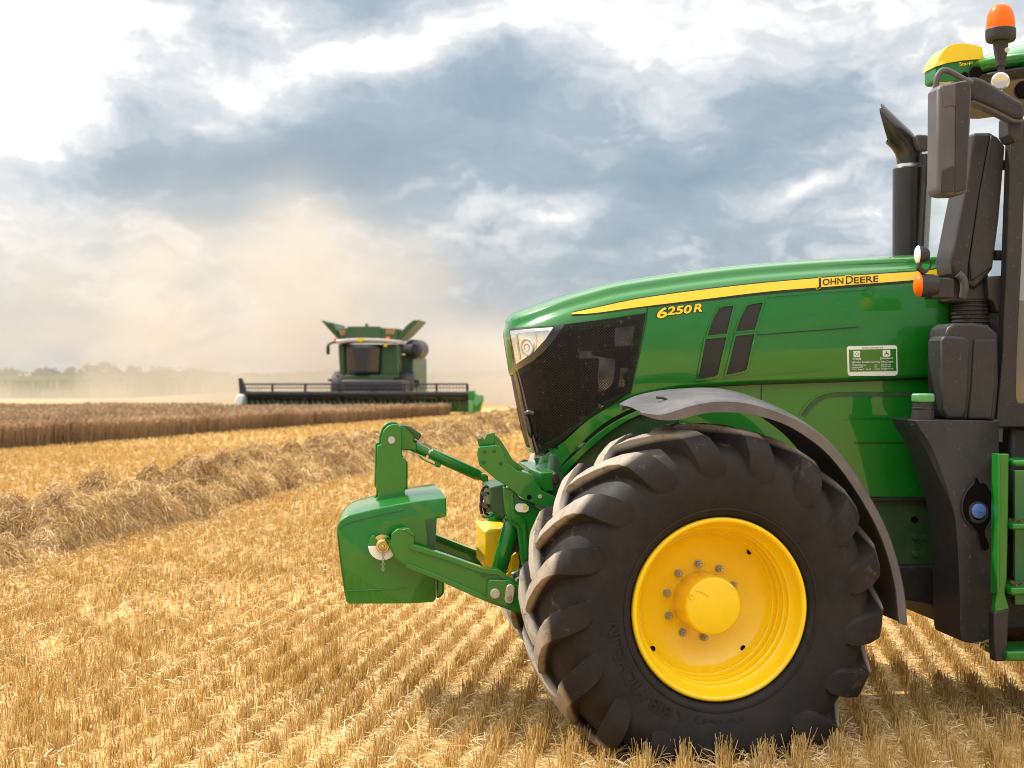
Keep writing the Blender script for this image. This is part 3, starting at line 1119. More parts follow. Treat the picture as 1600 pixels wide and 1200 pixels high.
for (hx, hy) in ((1169, 862), (1161.6, 1012.6), (1018, 1012)):
    u, _, z = WF.P(hx, hy, .20)
    rr = math.hypot(u, z - WZ)
    hb = MB()
    hb.lathe([(.0135, -.004), (.0125, -.006), (.0, -.006)], (u, lerp_table([(.26, .228), (.30, .205), (.31, .19), (.33, .18)], rr) - .001, z), (-.35 * u / rr, 1, -.35 * (z - WZ) / rr), 16)
    hb.build('drain_hole', M['black'], wheel)


def dup(o, parent, **kw):
    c = o.copy()
    link(c, parent)
    for k_, v_ in kw.items():
        setattr(c, k_, v_)
    for ch in list(o.children):
        dup(ch, c)
    return c


far = dup(wheel, tractor, location=(0, 2 * VC, 0), scale=(1, -1, 1), rotation_euler=(0, 0, R(5)))
rear = dup(wheel, tractor, location=(2.95, -.10, 0), scale=(1.3, 1.25, 1.3), rotation_euler=(0, 0, 0))
rear.name = 'rear_wheel'
rear2 = dup(wheel, tractor, location=(2.95, 2 * VC + .10, 0), scale=(1.3, -1.25, 1.3), rotation_euler=(0, 0, 0))
rear2.name = 'rear_wheel'

# ---- mudguard
lip_in = [(1003, 648), (1030, 656), (1060, 656), (1085, 649), (1120, 644), (1170, 647), (1219, 660), (1258, 681), (1298, 714), (1339, 769), (1377, 839), (1398, 912), (1405, 974)]
lip_out = [(1001, 643), (1030, 646), (1055, 640), (1080, 632), (1120, 625.5), (1165, 628), (1215, 642), (1262, 664), (1305, 699), (1348, 757), (1388, 832), (1411, 910), (1419, 978)]
far_px = [(967, 631), (990, 619.5), (1020, 612), (1050, 608), (1095, 606), (1140, 610), (1190, 622), (1240, 645)]
li, lo, lf = curve(lip_in, 5), curve(lip_out, 5), curve(far_px, 5)
V, F = [], []
for i_, ((ax_, ay), (bx, by)) in enumerate(zip(li, lo)):
    a = WF.P(ax_, ay, -.02)
    b = WF.P(bx, by, -.02)
    rx_, rz_ = b[0], b[2] - WZ
    l = math.hypot(rx_, rz_)
    rx_, rz_ = rx_ / l, rz_ / l
    ft = (b[0] + rx_ * .045, b[2] + rz_ * .045)
    if i_ < len(lf):
        q = WF.P(lf[i_][0], lf[i_][1], .50)
        w_ = min(1, max(0, (len(lf) - 1 - i_) / 12))
        ft = (ft[0] + (q[0] - ft[0]) * w_, ft[1] + (q[2] - ft[1]) * w_)
    V += [(a[0], -.02, a[2]), (b[0] - rx_ * .006, -.022, b[2] - rz_ * .006), (b[0] + rx_ * .004, -.008, b[2] + rz_ * .004)]
    for f_, h_ in ((.08, .012), (.30, .020), (.60, .018), (.88, .008), (1.0, .0)):
        h_ *= min(1, .1 + i_ / 14)
        V.append((b[0] + (ft[0] - b[0]) * f_ + rx_ * h_, .5 * f_, b[2] + (ft[1] - b[2]) * f_ + rz_ * h_))
    for f_, h_ in ((1.0, -.035), (.97, -.035), (.86, -.008), (.60, .004), (.30, .006), (.08, -.004), (.02, -.014)):
        V.append((b[0] + (ft[0] - b[0]) * f_ + rx_ * h_, .5 * f_, b[2] + (ft[1] - b[2]) * f_ + rz_ * h_))
    V.append((a[0], -.006, a[2]))
n = 16
m = len(li)
for i in range(m - 1):
    for j in range(n):
        F.append((i * n + j, i * n + (j + 1) % n, (i + 1) * n + (j + 1) % n, (i + 1) * n + j))
F.append(tuple(range(n)))
F.append(tuple((m - 1) * n + j for j in range(n)))
fender = build('mudguard', V, F, M['plastic_pale'], tractor, angle=50)
fender.rotation_euler = (0, 0, WF.t - TF.t)
hk = MB()
p0 = WF.P(1024, 622, .22)
hk.tube(curve([WF.P(1025, 621, .18), WF.P(1036, 622, .17), WF.P(1046, 626, .16), WF.P(1054, 625, .16)], 4), .006, 8)
hko = hk.build('mudguard_clip', M['plastic_dark'], fender)
dup(fender, tractor, location=(0, 2 * VC, 0), scale=(1, -1, 1))
st = MB()
st.tube(curve([(.20, .66, .8), (.25, .66, 1.05), (.22, .55, 1.2)], 5), .025)
st.build('mudguard_stay', M['plastic_dark'], tractor)

# ---- front linkage (hitch)
G, GD = M['green'], M['green_dark']
plate('hitch_plate', [(747, 700), (750, 698), (778, 695.5), (783, 699), (791, 721), (809, 736), (833, 741), (838, 755), (846, 766), (868, 776), (862, 800), (812, 776), (790, 758), (776, 750), (763, 739), (750, 728), (746, 712)], .74, .765, G, tractor, .004)
for hx_, hy_, r_ in ((755, 722, .012), (782, 724, .010), (757, 706, .009), (772, 705, .009), (827, 777, .012)):
    disc(TF, hx_, hy_, .7385, r_, .004).build('plate_hole', M['black'] if hy_ > 730 else M['litter'] if False else GD, tractor)
disc(TF, 844, 776, .738, .010, .006).build('bolt', M['zinc'], tractor)
plate('hitch_plate', [(757, 684), (775, 680), (784, 690), (801, 718), (820, 733), (806, 740), (790, 724), (778, 700), (757, 700)], .95, .975, G, tractor, .004)
plate('hitch_lug', [(745, 684), (750, 680), (757, 686), (760, 678), (773, 675.5), (774, 690), (772, 698), (749, 699)], .86, .885, G, tractor, .004)
disc(TF, 749, 683, .85, .012, .03).build('bolt', M['steel'], tractor)
plate('hitch_housing', [(806, 738), (833, 741), (840, 757), (848, 768), (868, 778), (868, 800), (842, 775), (812, 752)], .765, 1.62, G, tractor, .012)
plate('hitch_mount', [(786, 760), (800, 764), (812, 777), (850, 800), (866, 776), (880, 790), (880, 880), (830, 890), (817, 888), (812, 860), (808, 826), (794, 816), (788, 800)], .79, .83, G, tractor, .008)
plate('hitch_gusset', [(797, 775), (803, 772), (805, 800), (814, 806), (822, 815), (826, 850), (826, 875), (820, 876), (818, 830), (810, 818), (799, 812)], .778, .80, G, tractor, .006)
plate('hitch_mount', [(786, 760), (812, 777), (850, 800), (880, 790), (880, 880), (817, 888), (808, 826)], 1.58, 1.62, GD, tractor, .008)
plate('valve_block', [(765, 761), (791, 756), (794, 800), (786, 812), (768, 799)], .83, 1.2, GD, tractor, .008)
hs = MB()
for q in ([(768, 764), (758, 760), (753, 768), (752, 782), (754, 793)], [(767, 772), (757, 770), (753, 776)], [(766, 790), (757, 789), (758, 801), (764, 805)], [(754, 777), (751, 790), (753, 803)]):
    hs.tube(curve([TF.P(x, y, .90) for x, y in q], 5), .007, 8)
hs.build('hydraulic_hose', M['plastic_dark'], tractor)
hc = MB()
for x, y in ((757, 772), (757, 790), (764, 797)):
    hc.lathe([(0, 0), (.013, 0), (.015, .01), (.015, .03)], TF.P(x, y, .87), (0, 1, 0), 12)
hc.build('hose_coupler', M['gloss_black'], tractor)
hr = MB()
hr.tube(curve([TF.P(753, 806, .88), TF.P(760, 808, .88), TF.P(773, 804, .88)], 4), .007, 8)
hr.build('hose_rest', G, tractor)
plate('label_plate', [(806, 789), (811, 786.5), (822, 787.5), (827, 792), (826, 798), (821, 801), (809, 800), (805, 795)], .772, .78, M['decal_white'], tractor, .002)
plate('label_mark', [(818, 790), (823, 791), (823, 797.5), (817, 797)], .7705, .775, M['decal_yellow'], tractor, 0)
for v0 in (.86, 1.50):
    lc = MB()
    a, b = Vector(TF.P(801, 812, v0)), Vector(TF.P(780, 890, v0))
    if v0 > 1:
        a, b = Vector((a0_[0], v0, a0_[2])), Vector((b0_[0], v0, b0_[2]))
    else:
        a0_, b0_ = a.copy(), b.copy()
    lc.tube([a, a.lerp(b, .03), a.lerp(b, .95), b], [.036, .040, .040, .034], 20)
    lc.tube([b, b + (b - a) * .12], .018, 14)
    lc.build('lift_cylinder', G, tractor)
plate('cylinder_bracket', [(794, 816), (808, 822), (816, 868), (800, 860), (792, 840)], .90, .93, GD, tractor, .004)
plate('pto_guard', [(757, 832), (760, 827.5), (800, 828), (800, 893), (757, 890)], 1.06, 1.5, M['yellow'], tractor, .012)
plate('guard_bracket', [(800, 868), (810, 860), (812, 880), (808, 905), (790, 900), (798, 890)], .95, .98, M['amber'] if False else M['yellow'], tractor, .004)


def lower_arm(v0, pts, top, bot):
    arm = plate('lower_arm', pts, v0 + .012, v0 + .05, G, tractor, .004)
    for ln in (top, bot):
        p = [(q[0], q[2]) for q in (TF.P(x, y, v0) for x, y in ln)]
        MB().plate(p, v0, v0 + .075).build('arm_flange', G, arm, bevel=.003)
    return arm


ARM = [(610, 848), (612, 834), (622, 826), (640, 827), (649, 836), (646, 853), (698, 869), (755, 889), (778, 892), (802, 908), (815, 914), (815, 959), (760, 939), (681, 904), (636, 885), (617, 872)]
arm = lower_arm(.64, ARM, [(640, 851), (646, 851), (698, 867.5), (755, 887.5), (779, 890), (803, 906), (815, 912), (815, 919), (800, 914), (777, 899), (752, 896), (697, 876), (640, 858)],
                [(634, 878), (636, 880), (681, 897), (760, 931), (815, 951), (815, 960), (759, 940), (680, 905), (634, 887)])
plate('arm_end', [(762, 909), (766, 906), (797, 907), (806, 914), (815, 916), (815, 956), (808, 956), (764, 938), (761, 934)], .615, .66, G, arm, .006)
disc(TF, 774, 928, .600, .024, .02).build('arm_pin', M['zinc'], arm)
cap = MB()
c0, c1 = TF.P(797.5, 920, .605), TF.P(795.5, 936, .605)
for q in (c0, c1):
    pass
o2 = []
for k in range(9):
    a = math.pi * k / 8
    o2.append((c0[0] + .021 * math.cos(a), c0[2] + .021 * math.sin(a)))
for k in range(9):
    a = math.pi + math.pi * k / 8
    o2.append((c1[0] + .021 * math.cos(a), c1[2] + .021 * math.sin(a)))
MB().plate(o2, .600, .62).build('pin_plate', M['zinc'], arm, bevel=.003)
disc(TF, 796, 935, .590, .012, .012).build('arm_pin', M['steel'], arm)
HOOK = [(600, 842), (603, 836), (607, 846), (613, 840), (618, 829), (626, 827), (634, 826), (640, 827), (646, 832), (650, 838), (646, 842), (640, 852), (640, 882), (630, 884), (617, 872), (611, 860), (606, 852)]
plate('arm_hook', HOOK, .66, .735, G, arm, .008)
plate('hook_latch', [(628, 829), (633, 825.5), (640, 825.5), (643, 830), (650, 836), (649, 839), (641, 836), (636, 831)], .645, .66, G, arm, .004)
disc(TF, 625, 870, .655, .018, .006).build('hook_slot', M['black'], arm)
for q in ((626, 842), (641, 841), (623, 853)):
    disc(TF, *q, .655, .005, .006).build('hook_hole', M['black'], arm)
disc(TF, 756, 898, .634, .012, .01).build('bolt', GD, arm)
far_arm = lower_arm(1.70, [(640, 828), (682, 837), (720, 852), (757, 866), (800, 884), (800, 920), (757, 889), (684, 862), (640, 850)],
                    [(650, 828), (682, 836), (720, 851), (757, 865), (800, 883), (800, 888), (757, 870), (720, 856), (682, 841), (650, 833)],
                    [(650, 850), (684, 858), (757, 885), (800, 912), (800, 920), (757, 890), (684, 863), (650, 855)])
sl = MB()
sl.tube(curve([TF.P(806, 906, .75), TF.P(815, 900, .75), TF.P(826, 893, .75)], 3), .009, 10)
sl.tube(curve([TF.P(800, 897, .75), TF.P(806, 895, .75), TF.P(812, 902, .75)], 3), .007, 10)
sl.build('stabiliser', M['steel'], tractor)
plate('hitch_lower_plate', [(800, 896), (830, 880), (880, 880), (880, 960), (815, 960), (806, 930)], .76, .80, GD, tractor, .006)

# top link and its claw
lk = MB()
v = VC
A, B_ = Vector(TF.P(672, 708, v)), Vector(TF.P(751, 744, v))
lk.tube([A, A.lerp(B_, .01), A.lerp(B_, .93), A.lerp(B_, .95), B_], [.027, .030, .030, .026, .026], 18)
tl = lk.build('top_link', G, tractor)
rd = MB()
rd.tube([Vector(TF.P(650, 698, v)), A], .016, 12)
rd.build('link_rod', M['steel'], tl)
fk = MB()
fk.tube([Vector(TF.P(643, 695, v)), Vector(TF.P(650, 698.5, v)), Vector(TF.P(665, 706, v)), Vector(TF.P(668, 707.5, v))], [.030, .030, .026, .026], 14)
fk.tube([Vector(TF.P(668, 707.5, v)), B_], .010, 8)
fk.tube([B_, Vector(TF.P(757, 747, v))], .02, 12)
fk.build('link_fork', G, tl)
plate('link_end', [(751, 739), (760, 741), (763, 745), (763, 758), (758, 757), (752, 750)], v - .03, v + .03, G, tl, .008)
hd = MB()
hd.tube(curve([TF.P(655, 712, v - .03), TF.P(660, 717, v - .03), TF.P(672, 723, v - .03), TF.P(682, 727, v - .03), TF.P(686, 724, v - .03)], 4), .004, 8)
hd.build('link_handle', G, tl)
plate('link_lug', [(677, 718), (690, 724), (687, 731), (681, 730), (680, 724)], v - .02, v + .02, G, tl, .004)
CLAW = [(622, 664), (632, 664), (646, 672), (658, 682), (655, 687), (648, 684), (647, 690), (652, 695), (650, 706), (641, 703), (628, 703), (618, 694), (614, 680)]
plate('link_claw', CLAW, v - .035, v + .035, G, tl, .006)
plate('claw_latch', [(632, 665), (640, 666), (659, 679), (654, 688), (650, 686), (642, 675)], v - .045, v + .045, GD, tl, .004)

# ---- exhaust stack on the far front corner of the cab
VE = 1.92
sc_e = TF.scale(1420, VE)
ex = MB()
e0, e1 = Vector(TF.P(1421, 420, VE)), Vector(TF.P(1421.5, 262, VE))
rE = 26 * sc_e
ex.tube([e0, e0.lerp(e1, .985), e1], [rE, rE, rE * .93], 32)
stack = ex.build('exhaust_stack', M['pipe'], tractor)
cl = MB()
cl.lathe([(rE * .95, -.005), (rE * .9, .016), (rE * .72, .020), (rE * .72, .03)], e1, (0, 0, 1), 32)
cl.build('exhaust_collar', M['steel'], stack)
oc = MB()
path = [Vector(TF.P(x, y, VE)) for x, y in curve([(1421.5, 262), (1421, 246), (1417, 232), (1409, 220), (1399, 210)], 5)]
# slanted mouth: the last ring of the bend is pushed out to a cutting plane that leaves a point on top
nS, rO = 24, 20 * sc_e
mb = MB()
mb.tube(path, rO, nS, cap=False)
dirn = (path[-1] - path[-2]).normalized()
p_top, p_low = Vector(TF.P(1381, 186, VE)), Vector(TF.P(1391, 232, VE))
edge_ = (p_top - p_low).normalized()
depth_ = Vector((.62, 1, 0)).normalized()
pn = edge_.cross(depth_).normalized()
base = len(mb.v)
new = []
for p in mb.v[-nS:]:
    p = Vector(p)
    tt_ = (p_top - p).dot(pn) / dirn.dot(pn)
    new.append(tuple(p + dirn * min(.185, max(.004, tt_))))
mb.v += new
for k in range(nS):
    mb.f.append((base - nS + k, base - nS + (k + 1) % nS, base + (k + 1) % nS, base + k))
ob = mb.build('exhaust_outlet', M['pipe'], stack, angle=40)
ob.modifiers.new('thick', 'SOLIDIFY').thickness = .006

# ---- cab
DK = M['plastic_dark']
VD = .50
uA = TF.P(1572, 450, VD)[0]
cabf = [(1581, 190), (1600, 186), (1800, 186), (1800, 668), (1556, 668), (1558, 640), (1566, 560), (1573, 420)]
door = panel('door_frame', cabf, lambda x, y, o: TF.P(x, y, VD - o), 0, .06, M['plastic_dark'], tractor, step=40, holes=[[(1604, 226), (1740, 226), (1740, 628), (1592, 630), (1588, 622), (1589, 560), (1597, 400)]], bevel=.006)
panel('door_glass', [(1600, 222), (1744, 222), (1744, 632), (1590, 633), (1586, 624), (1586, 560), (1594, 400)], lambda x, y, o: TF.P(x, y, VD + .025), 0, .008, M['glass_door'], tractor, step=60)
ptr = MB()
ptr.tube([TF.P(1580, 230, .53), TF.P(1574, 420, .53), TF.P(1567, 560, .53), TF.P(1561, 690, .53)], .016, 10)
ptr.build('front_pillar', M['plastic_grey'], tractor)
u_w = TF.P(1562, 560, .56)[0]
pz0, pz1 = TF.P(1562, 640, .56)[2], TF.P(1582, 180, .56)[2]
u_t = TF.P(1582, 180, .56)[0]
fp = MB()
fp.tube([(u_w + .10, 1.84, pz0), (u_t + .10, 1.80, pz1)], .035, 10)
fp.build('front_pillar', DK, tractor)
wsr = []
for i in range(9):
    t = i / 8
    uu, zz = u_w + (u_t - u_w) * t, pz0 + (pz1 - pz0) * t
    wsr.append([(uu + .02 + .08 * (q + 1) / 2 - .05 * (1 - q * q), 1.2 + .62 * q, zz) for q in np.linspace(-1, 1, 13)])
V = [p for r in wsr for p in r]
F = [(i * 13 + j, i * 13 + j + 1, (i + 1) * 13 + j + 1, (i + 1) * 13 + j) for i in range(8) for j in range(12)]
build('windscreen', V, F, M['glass'], tractor)
db = MB()
ibox(db, 1585, 1760, 470, 660, .62, 1.8)
db.build('dashboard', M['black'], tractor, bevel=.03)
cb = MB()
cb.box((u_w + .05, .56, TF.P(1562, 700, .56)[2] - .45), (u_w + 1.5, 1.84, TF.P(1562, 664, .56)[2]))
cb.build('cab_floor', DK, tractor, bevel=.03)
rp = MB()
rp.tube([(u_w + 1.45, .52, pz0), (u_w + 1.40, .55, pz1)], .05, 10)
rp.tube([(u_w + 1.45, 1.88, pz0), (u_w + 1.40, 1.85, pz1)], .05, 10)
rp.build('rear_pillar', DK, tractor)
# roof: lofted slab with a drooping front edge
ROOF = [(1494, 113), (1503, 107), (1520, 98), (1540, 92), (1570, 90), (1600, 89.5), (1700, 88), (1800, 90)]
rt = [TF.P(x, y, 1.2) for x, y in ROOF]
rows_ = []
for (u, _, z) in rt:
    rows_.append([(u + (.30 * q * q + .06 * abs(q) ** 5) * max(0, 1 - (u - rt[0][0]) / 1.2), 1.2 + .68 * q, z + .012 - .03 * q * q - .07 * abs(q) ** 6) for q in np.linspace(-1, 1, 17)])
V = [p for r in rows_ for p in r]
n = 17
F = [(i * n + j, i * n + j + 1, (i + 1) * n + j + 1, (i + 1) * n + j) for i in range(len(rows_) - 1) for j in range(n - 1)]
rf = build('cab_roof', V, F, G, tractor)
rm = rf.modifiers.new('thick', 'SOLIDIFY')
rm.thickness = .06
rm.offset = -1
lb = MB()
ru, rz_ = rt[0][0], rt[0][2]
lbp = [(ru + .02, rz_ - .05), (ru + .10, rz_ - .02), (ru + .24, rz_ - .005), (ru + 1.5, rz_ - .0), (ru + 1.5, rz_ - .075), (ru + .35, rz_ - .08), (ru + .18, rz_ - .10), (ru + .06, rz_ - .10)]
lbr = []
for q in np.linspace(-1, 1, 17):
    lbr.append([(u + .30 * q * q * max(0, 1 - (u - ru) / 1.2), 1.2 + .64 * q, z - .03 * q * q) for u, z in lbp])
V = [p for r in lbr for p in r]
n = len(lbp)
F = [(i * n + j, i * n + (j + 1) % n, (i + 1) * n + (j + 1) % n, (i + 1) * n + j) for i in range(16) for j in range(n)]
F += [tuple(range(n)), tuple(16 * n + j for j in range(n))]
light_bar = build('light_bar', V, F, M['plastic_dark'], tractor, bevel=.012, angle=40)
for (x, y, r_, mat, vv) in ((1524, 113, 10, 'black', .72), (1507, 118, 6, 'black', .9), (1563, 127, 14, 'lens_ring', .58), (1600, 140, 14, 'black', .58)):
    u, _, z = TF.P(x, y, vv)
    k = TF.scale(x, vv)
    w_ = MB()
    w_.lathe([(0, -.012), (r_ * k * .8, -.014), (r_ * k, -.006), (r_ * k, .05)], (u, vv, z), (.35, .93, .1), 24)
    w_.build('roof_lamp', M[mat], light_bar)

# satellite receiver on the roof front
VG = 1.2
gb = panel('receiver_base', curve([(1462, 105), (1478, 99), (1500, 96), (1538, 93), (1538, 103), (1520, 112), (1508, 122), (1488, 127), (1466, 127), (1462, 122)], 3), lambda x, y, o: TF.P(x, y, VG - .14 - o), 0, .14, G, tractor, step=14, bevel=.014)
gt = panel('receiver_dome', [(1461, 104.5), (1462, 100), (1465, 96)] + curve([(1467, 90), (1477, 76), (1489, 69), (1505, 67.5), (1522, 70), (1535, 74)], 4) + [(1537, 92), (1505, 94.5), (1480, 98.5)],
           lambda x, y, o: TF.P(x, y, VG - .15 - o), 0, .16, M['decal_yellow'], gb, step=10, bevel=.022, segs=4)
lettering('lettering', [('StarFire', 1499, 1528, 102.5, 7.5)], lambda x, y, o: TF.P(x, y, VG - .14 - o), .003, M['decal_yellow'], gb, slope=.05, offset=.02)
gp = MB()
gp.tube([TF.P(1490, 124, VG), TF.P(1510, 135, VG), TF.P(1530, 150, VG)], .03, 10)
gp.build('receiver_bracket', DK, gb)

# rotating beacon
VB = .62
kB = TF.scale(1563, VB)
bo = Vector(TF.P(1563.5, 64, VB))
ps = MB()
ps.tube([TF.P(1564, 135, VB), TF.P(1564.5, 95, VB), TF.P(1564.5, 84, VB)], .017, 12)
ps.lathe([(.017, -.13), (.032, -.10 + .04), (.038, .0)], bo, (0, 0, 1), 16)
ps.lathe([(.0, -.125), (.026, -.125), (.026, -.10), (.0, -.10)], bo, (0, 0, 1), 12)
bpost = ps.build('beacon_post', DK, tractor, angle=40)
bs = MB()
rB = 23 * kB
bs.lathe([(0, -.004), (rB * .9, -.002), (rB * .98, .008), (rB, .02), (rB, .055), (rB * .95, .06)], bo, (0, 0, 1), 32)
bs.build('beacon_base', DK, bpost)
bd = MB()
bd.lathe([(rB * .96, .052), (rB * .95, .066)] + [(rB * .95 * math.cos(a) ** .55, .066 + 36 * kB * math.sin(a)) for a in np.linspace(.05, math.pi / 2, 14)], bo, (0, 0, 1), 32)
bd.build('beacon_dome', M['amber'], bpost, angle=60)
wnut = MB()
wnut.lathe([(.0, -.02), (.012, -.018), (.014, 0), (.014, .01)], TF.P(1571, 79, VB - .02), (0, 1, 0), 16)
wnut.build('wing_nut', M['zinc'], bpost)

# mirror with its arm
PL, PG = M['plastic'], M['plastic_grey']
marm = plate('mirror_arm', [(1509, 122), (1516, 119.5), (1529, 120), (1540, 124), (1590, 154), (1602, 160), (1602, 186), (1585, 185), (1552, 168), (1521, 155), (1514, 148)], .30, .39, PL, tractor, .022, 4)
plate('mirror_arm_rib', [(1521, 155), (1552, 168), (1585, 185), (1600, 187), (1600, 192), (1583, 190), (1550, 174), (1520, 160)], .31, .37, M['plastic_grey'], marm, .006)
plate('arm_knuckle', [(1577, 180), (1600, 176), (1600, 215), (1590, 223), (1583, 220), (1577, 210)], .34, .46, PL, marm, .015, 3)
pt = MB()
pt.tube(curve([TF.P(x, y, .27) for x, y in ((1462, 138), (1464, 122), (1470, 112), (1477, 110), (1486, 113), (1506, 124), (1518, 130))], 5), .0145, 12)
pt.build('mirror_tube', PG, tractor)
mir = plate('mirror', [(1466, 139), (1472, 131.5), (1510, 124.5), (1517, 127), (1520, 139), (1513, 296), (1508, 303), (1499, 305), (1480, 305.5), (1469, 303), (1465, 298)], .14, .27, PG, tractor, .028, 4)
plate('mirror_facet', [(1472, 134), (1494, 130), (1494, 167), (1486, 165), (1474, 169)], .136, .16, PG, mir, .004)
plate('mirror_facet', [(1472, 266), (1490, 258), (1491, 262), (1490, 300), (1471, 301)], .136, .16, PL, mir, .004)
plate('mirror_facet', [(1494, 129), (1511, 126.5), (1517, 131), (1510, 296), (1492, 301)], .1345, .16, PL, mir, .004)
plate('mirror_face', [(1470, 142), (1514, 134), (1508, 298), (1470, 300)], .27, .276, M['steel'], mir, .002)
plate('mirror_bracket', [(1430, 211), (1437, 209.5), (1452, 211), (1452, 236), (1438, 235), (1433, 224)], 1.80, 1.86, PG, tractor, .01)

# air intake: upper housing, bellows, lower housing
VI = .58
UP = [(1521, 207), (1548, 207), (1560, 214), (1572, 228), (1567, 286), (1562, 343), (1552, 420), (1543, 432), (1524, 451), (1502, 440), (1490, 427), (1486, 407), (1491, 384), (1499, 343), (1510, 290), (1522, 215)]
intake = plate('air_intake', UP, VI, VI + .20, PL, tractor, .018, 3)
plate('intake_facet', [(1549, 209), (1560, 216), (1570, 230), (1565, 286), (1560, 343), (1550, 418), (1538, 426), (1518, 440), (1516, 410), (1532, 300)], VI - .012, VI + .02, PL, intake, .008)
plate('intake_seam', band_outline([(1548, 210), (1531, 300), (1514, 412), (1513, 440)], 2.2), VI - .003, VI + .01, M['black'], intake, 0)
plate('intake_neck', [(1487, 434), (1508, 440), (1522, 450), (1546, 428), (1546, 472), (1487, 472)], VI + .03, VI + .20, PL, intake, .012)
ck = MB()
ck.tube(curve([TF.P(1497, 428, VI - .01), TF.P(1505, 436, VI - .015), TF.P(1507, 450, VI - .015), TF.P(1505, 464, VI)], 4), .021, 12)
ck.build('intake_knuckle', PG, intake)
kI = TF.scale(1516, VI + .1)
be = Vector(TF.P(1516, 512, VI + .1))
prof = []
for k in range(7):
    r0 = (31.5 - k * .5) * kI
    prof += [(r0 * .90, k * 6.4 * kI), (r0, (k * 6.4 + 1.6) * kI), (r0, (k * 6.4 + 3.2) * kI), (r0 * .90, (k * 6.4 + 4.8) * kI)]
bel = MB()
bel.lathe(prof, be, (0, 0, 1), 32)
bel.build('intake_bellows', DK, intake, angle=40)
LOW = [(1478, 522), (1482, 512), (1492, 505), (1520, 504), (1545, 508), (1560, 522), (1561, 600), (1556, 658), (1488, 657), (1479, 640), (1477, 580)]
lowh = plate('intake_housing', LOW, .46, .68, PL, tractor, .016, 3)
plate('housing_face', [(1471, 532), (1477, 524), (1508, 526), (1517, 532), (1512, 640), (1506, 655), (1480, 655), (1472, 640)], .435, .60, PL, lowh, .014, 3)
plate('housing_cover', [(1522, 530), (1556, 530), (1556, 600), (1550, 655), (1512, 655), (1518, 600)], .45, .48, DK, lowh, .008)
plate('housing_base', [(1460, 655), (1560, 655), (1562, 668), (1462, 668)], .47, .85, DK, lowh, .008)

# turn indicator and work lamp on a bracket
VK = .42
ib = plate('lamp_bracket', [(1456, 433), (1487, 434), (1492, 440), (1492, 466), (1456, 466)], VK - .02, VK + .08, DK, tractor, .008)
kk = TF.scale(1440, VK)
a = Vector(TF.P(1458, 446, VK))
axv = Vector((-.95, .16, 0)).normalized()
tb = MB()
tb.lathe([(0, -.02), (15 * kk, -.02), (17.5 * kk, 0), (18.5 * kk, 20 * kk)], a, axv, 28)
ind = tb.build('turn_signal', PL, tractor, angle=40)
tb = MB()
tb.lathe([(18.3 * kk, 20 * kk), (18 * kk, 23 * kk), (15 * kk, 27 * kk), (9 * kk, 29 * kk), (0, 30 * kk)], a, axv, 28)
tb.build('signal_lens', M['amber'], ind)
a = Vector(TF.P(1444, 398, VK))
tb = MB()
tb.lathe([(0, -8 * kk), (7 * kk, -7.5 * kk), (11 * kk, -3 * kk), (13.5 * kk, 6 * kk), (14.5 * kk, 9 * kk)], a, axv, 28)
wl = tb.build('work_lamp', PL, tractor, angle=40)
tb = MB()
tb.lathe([(14.5 * kk, 9 * kk), (14 * kk, 11 * kk), (10 * kk, 13.5 * kk), (0, 15 * kk)], a, axv, 28)
tb.build('lamp_lens', M['cloudy'], wl)
tb = MB()
tb.tube([TF.P(1437, 410, VK), TF.P(1435, 418, VK), TF.P(1445, 427, VK)], .014, 10)
tb.tube(curve([TF.P(1450, 404, VK), TF.P(1455, 410, VK), TF.P(1453, 418, VK), TF.P(1447, 426, VK)], 4), .0045, 8)
tb.build('lamp_stalk', DK, wl)
plate('mirror_mount', [(1543, 432), (1571, 430), (1572, 484), (1564, 489), (1558, 486), (1554, 472), (1545, 468)], .56, .70, DK, tractor, .008)
ms = MB()
for y, l in ((258, 18), (399, 8)):
    ms.tube([TF.P(1562 - l, y, .62), TF.P(1582, y, .62)], .026, 12)
ms.build('hinge_tube', DK, tractor)

# ---- fuel tank with filler, urea filler, steps
TK = curve([(1430, 657), (1440, 656), (1480, 657), (1556, 658), (1561, 663)], 3) + curve([(1561, 700), (1560, 800), (1560, 940), (1555, 975), (1549, 998)], 3) + curve([(1521, 1005), (1512, 1004), (1503, 1000), (1500, 978), (1500, 945), (1498, 890), (1493, 815), (1480, 765), (1456, 700), (1438, 672)], 3)


def TKS(px, py, off=0.0):
    # bulging tank flank
    x = (px - 1430) / 130
    y = (py - 657) / 348
    b = .05 * (1 - (2 * x - 1.1) ** 2) + .03 * math.sin(math.pi * min(max(y, 0), 1))
    if py < 760:
        b -= .05 * max(0, (px - 1520) / 40) * math.sin(math.pi * (py - 650) / 110) if py > 650 else 0
    return TF.P(px, py, .36 - b - off)


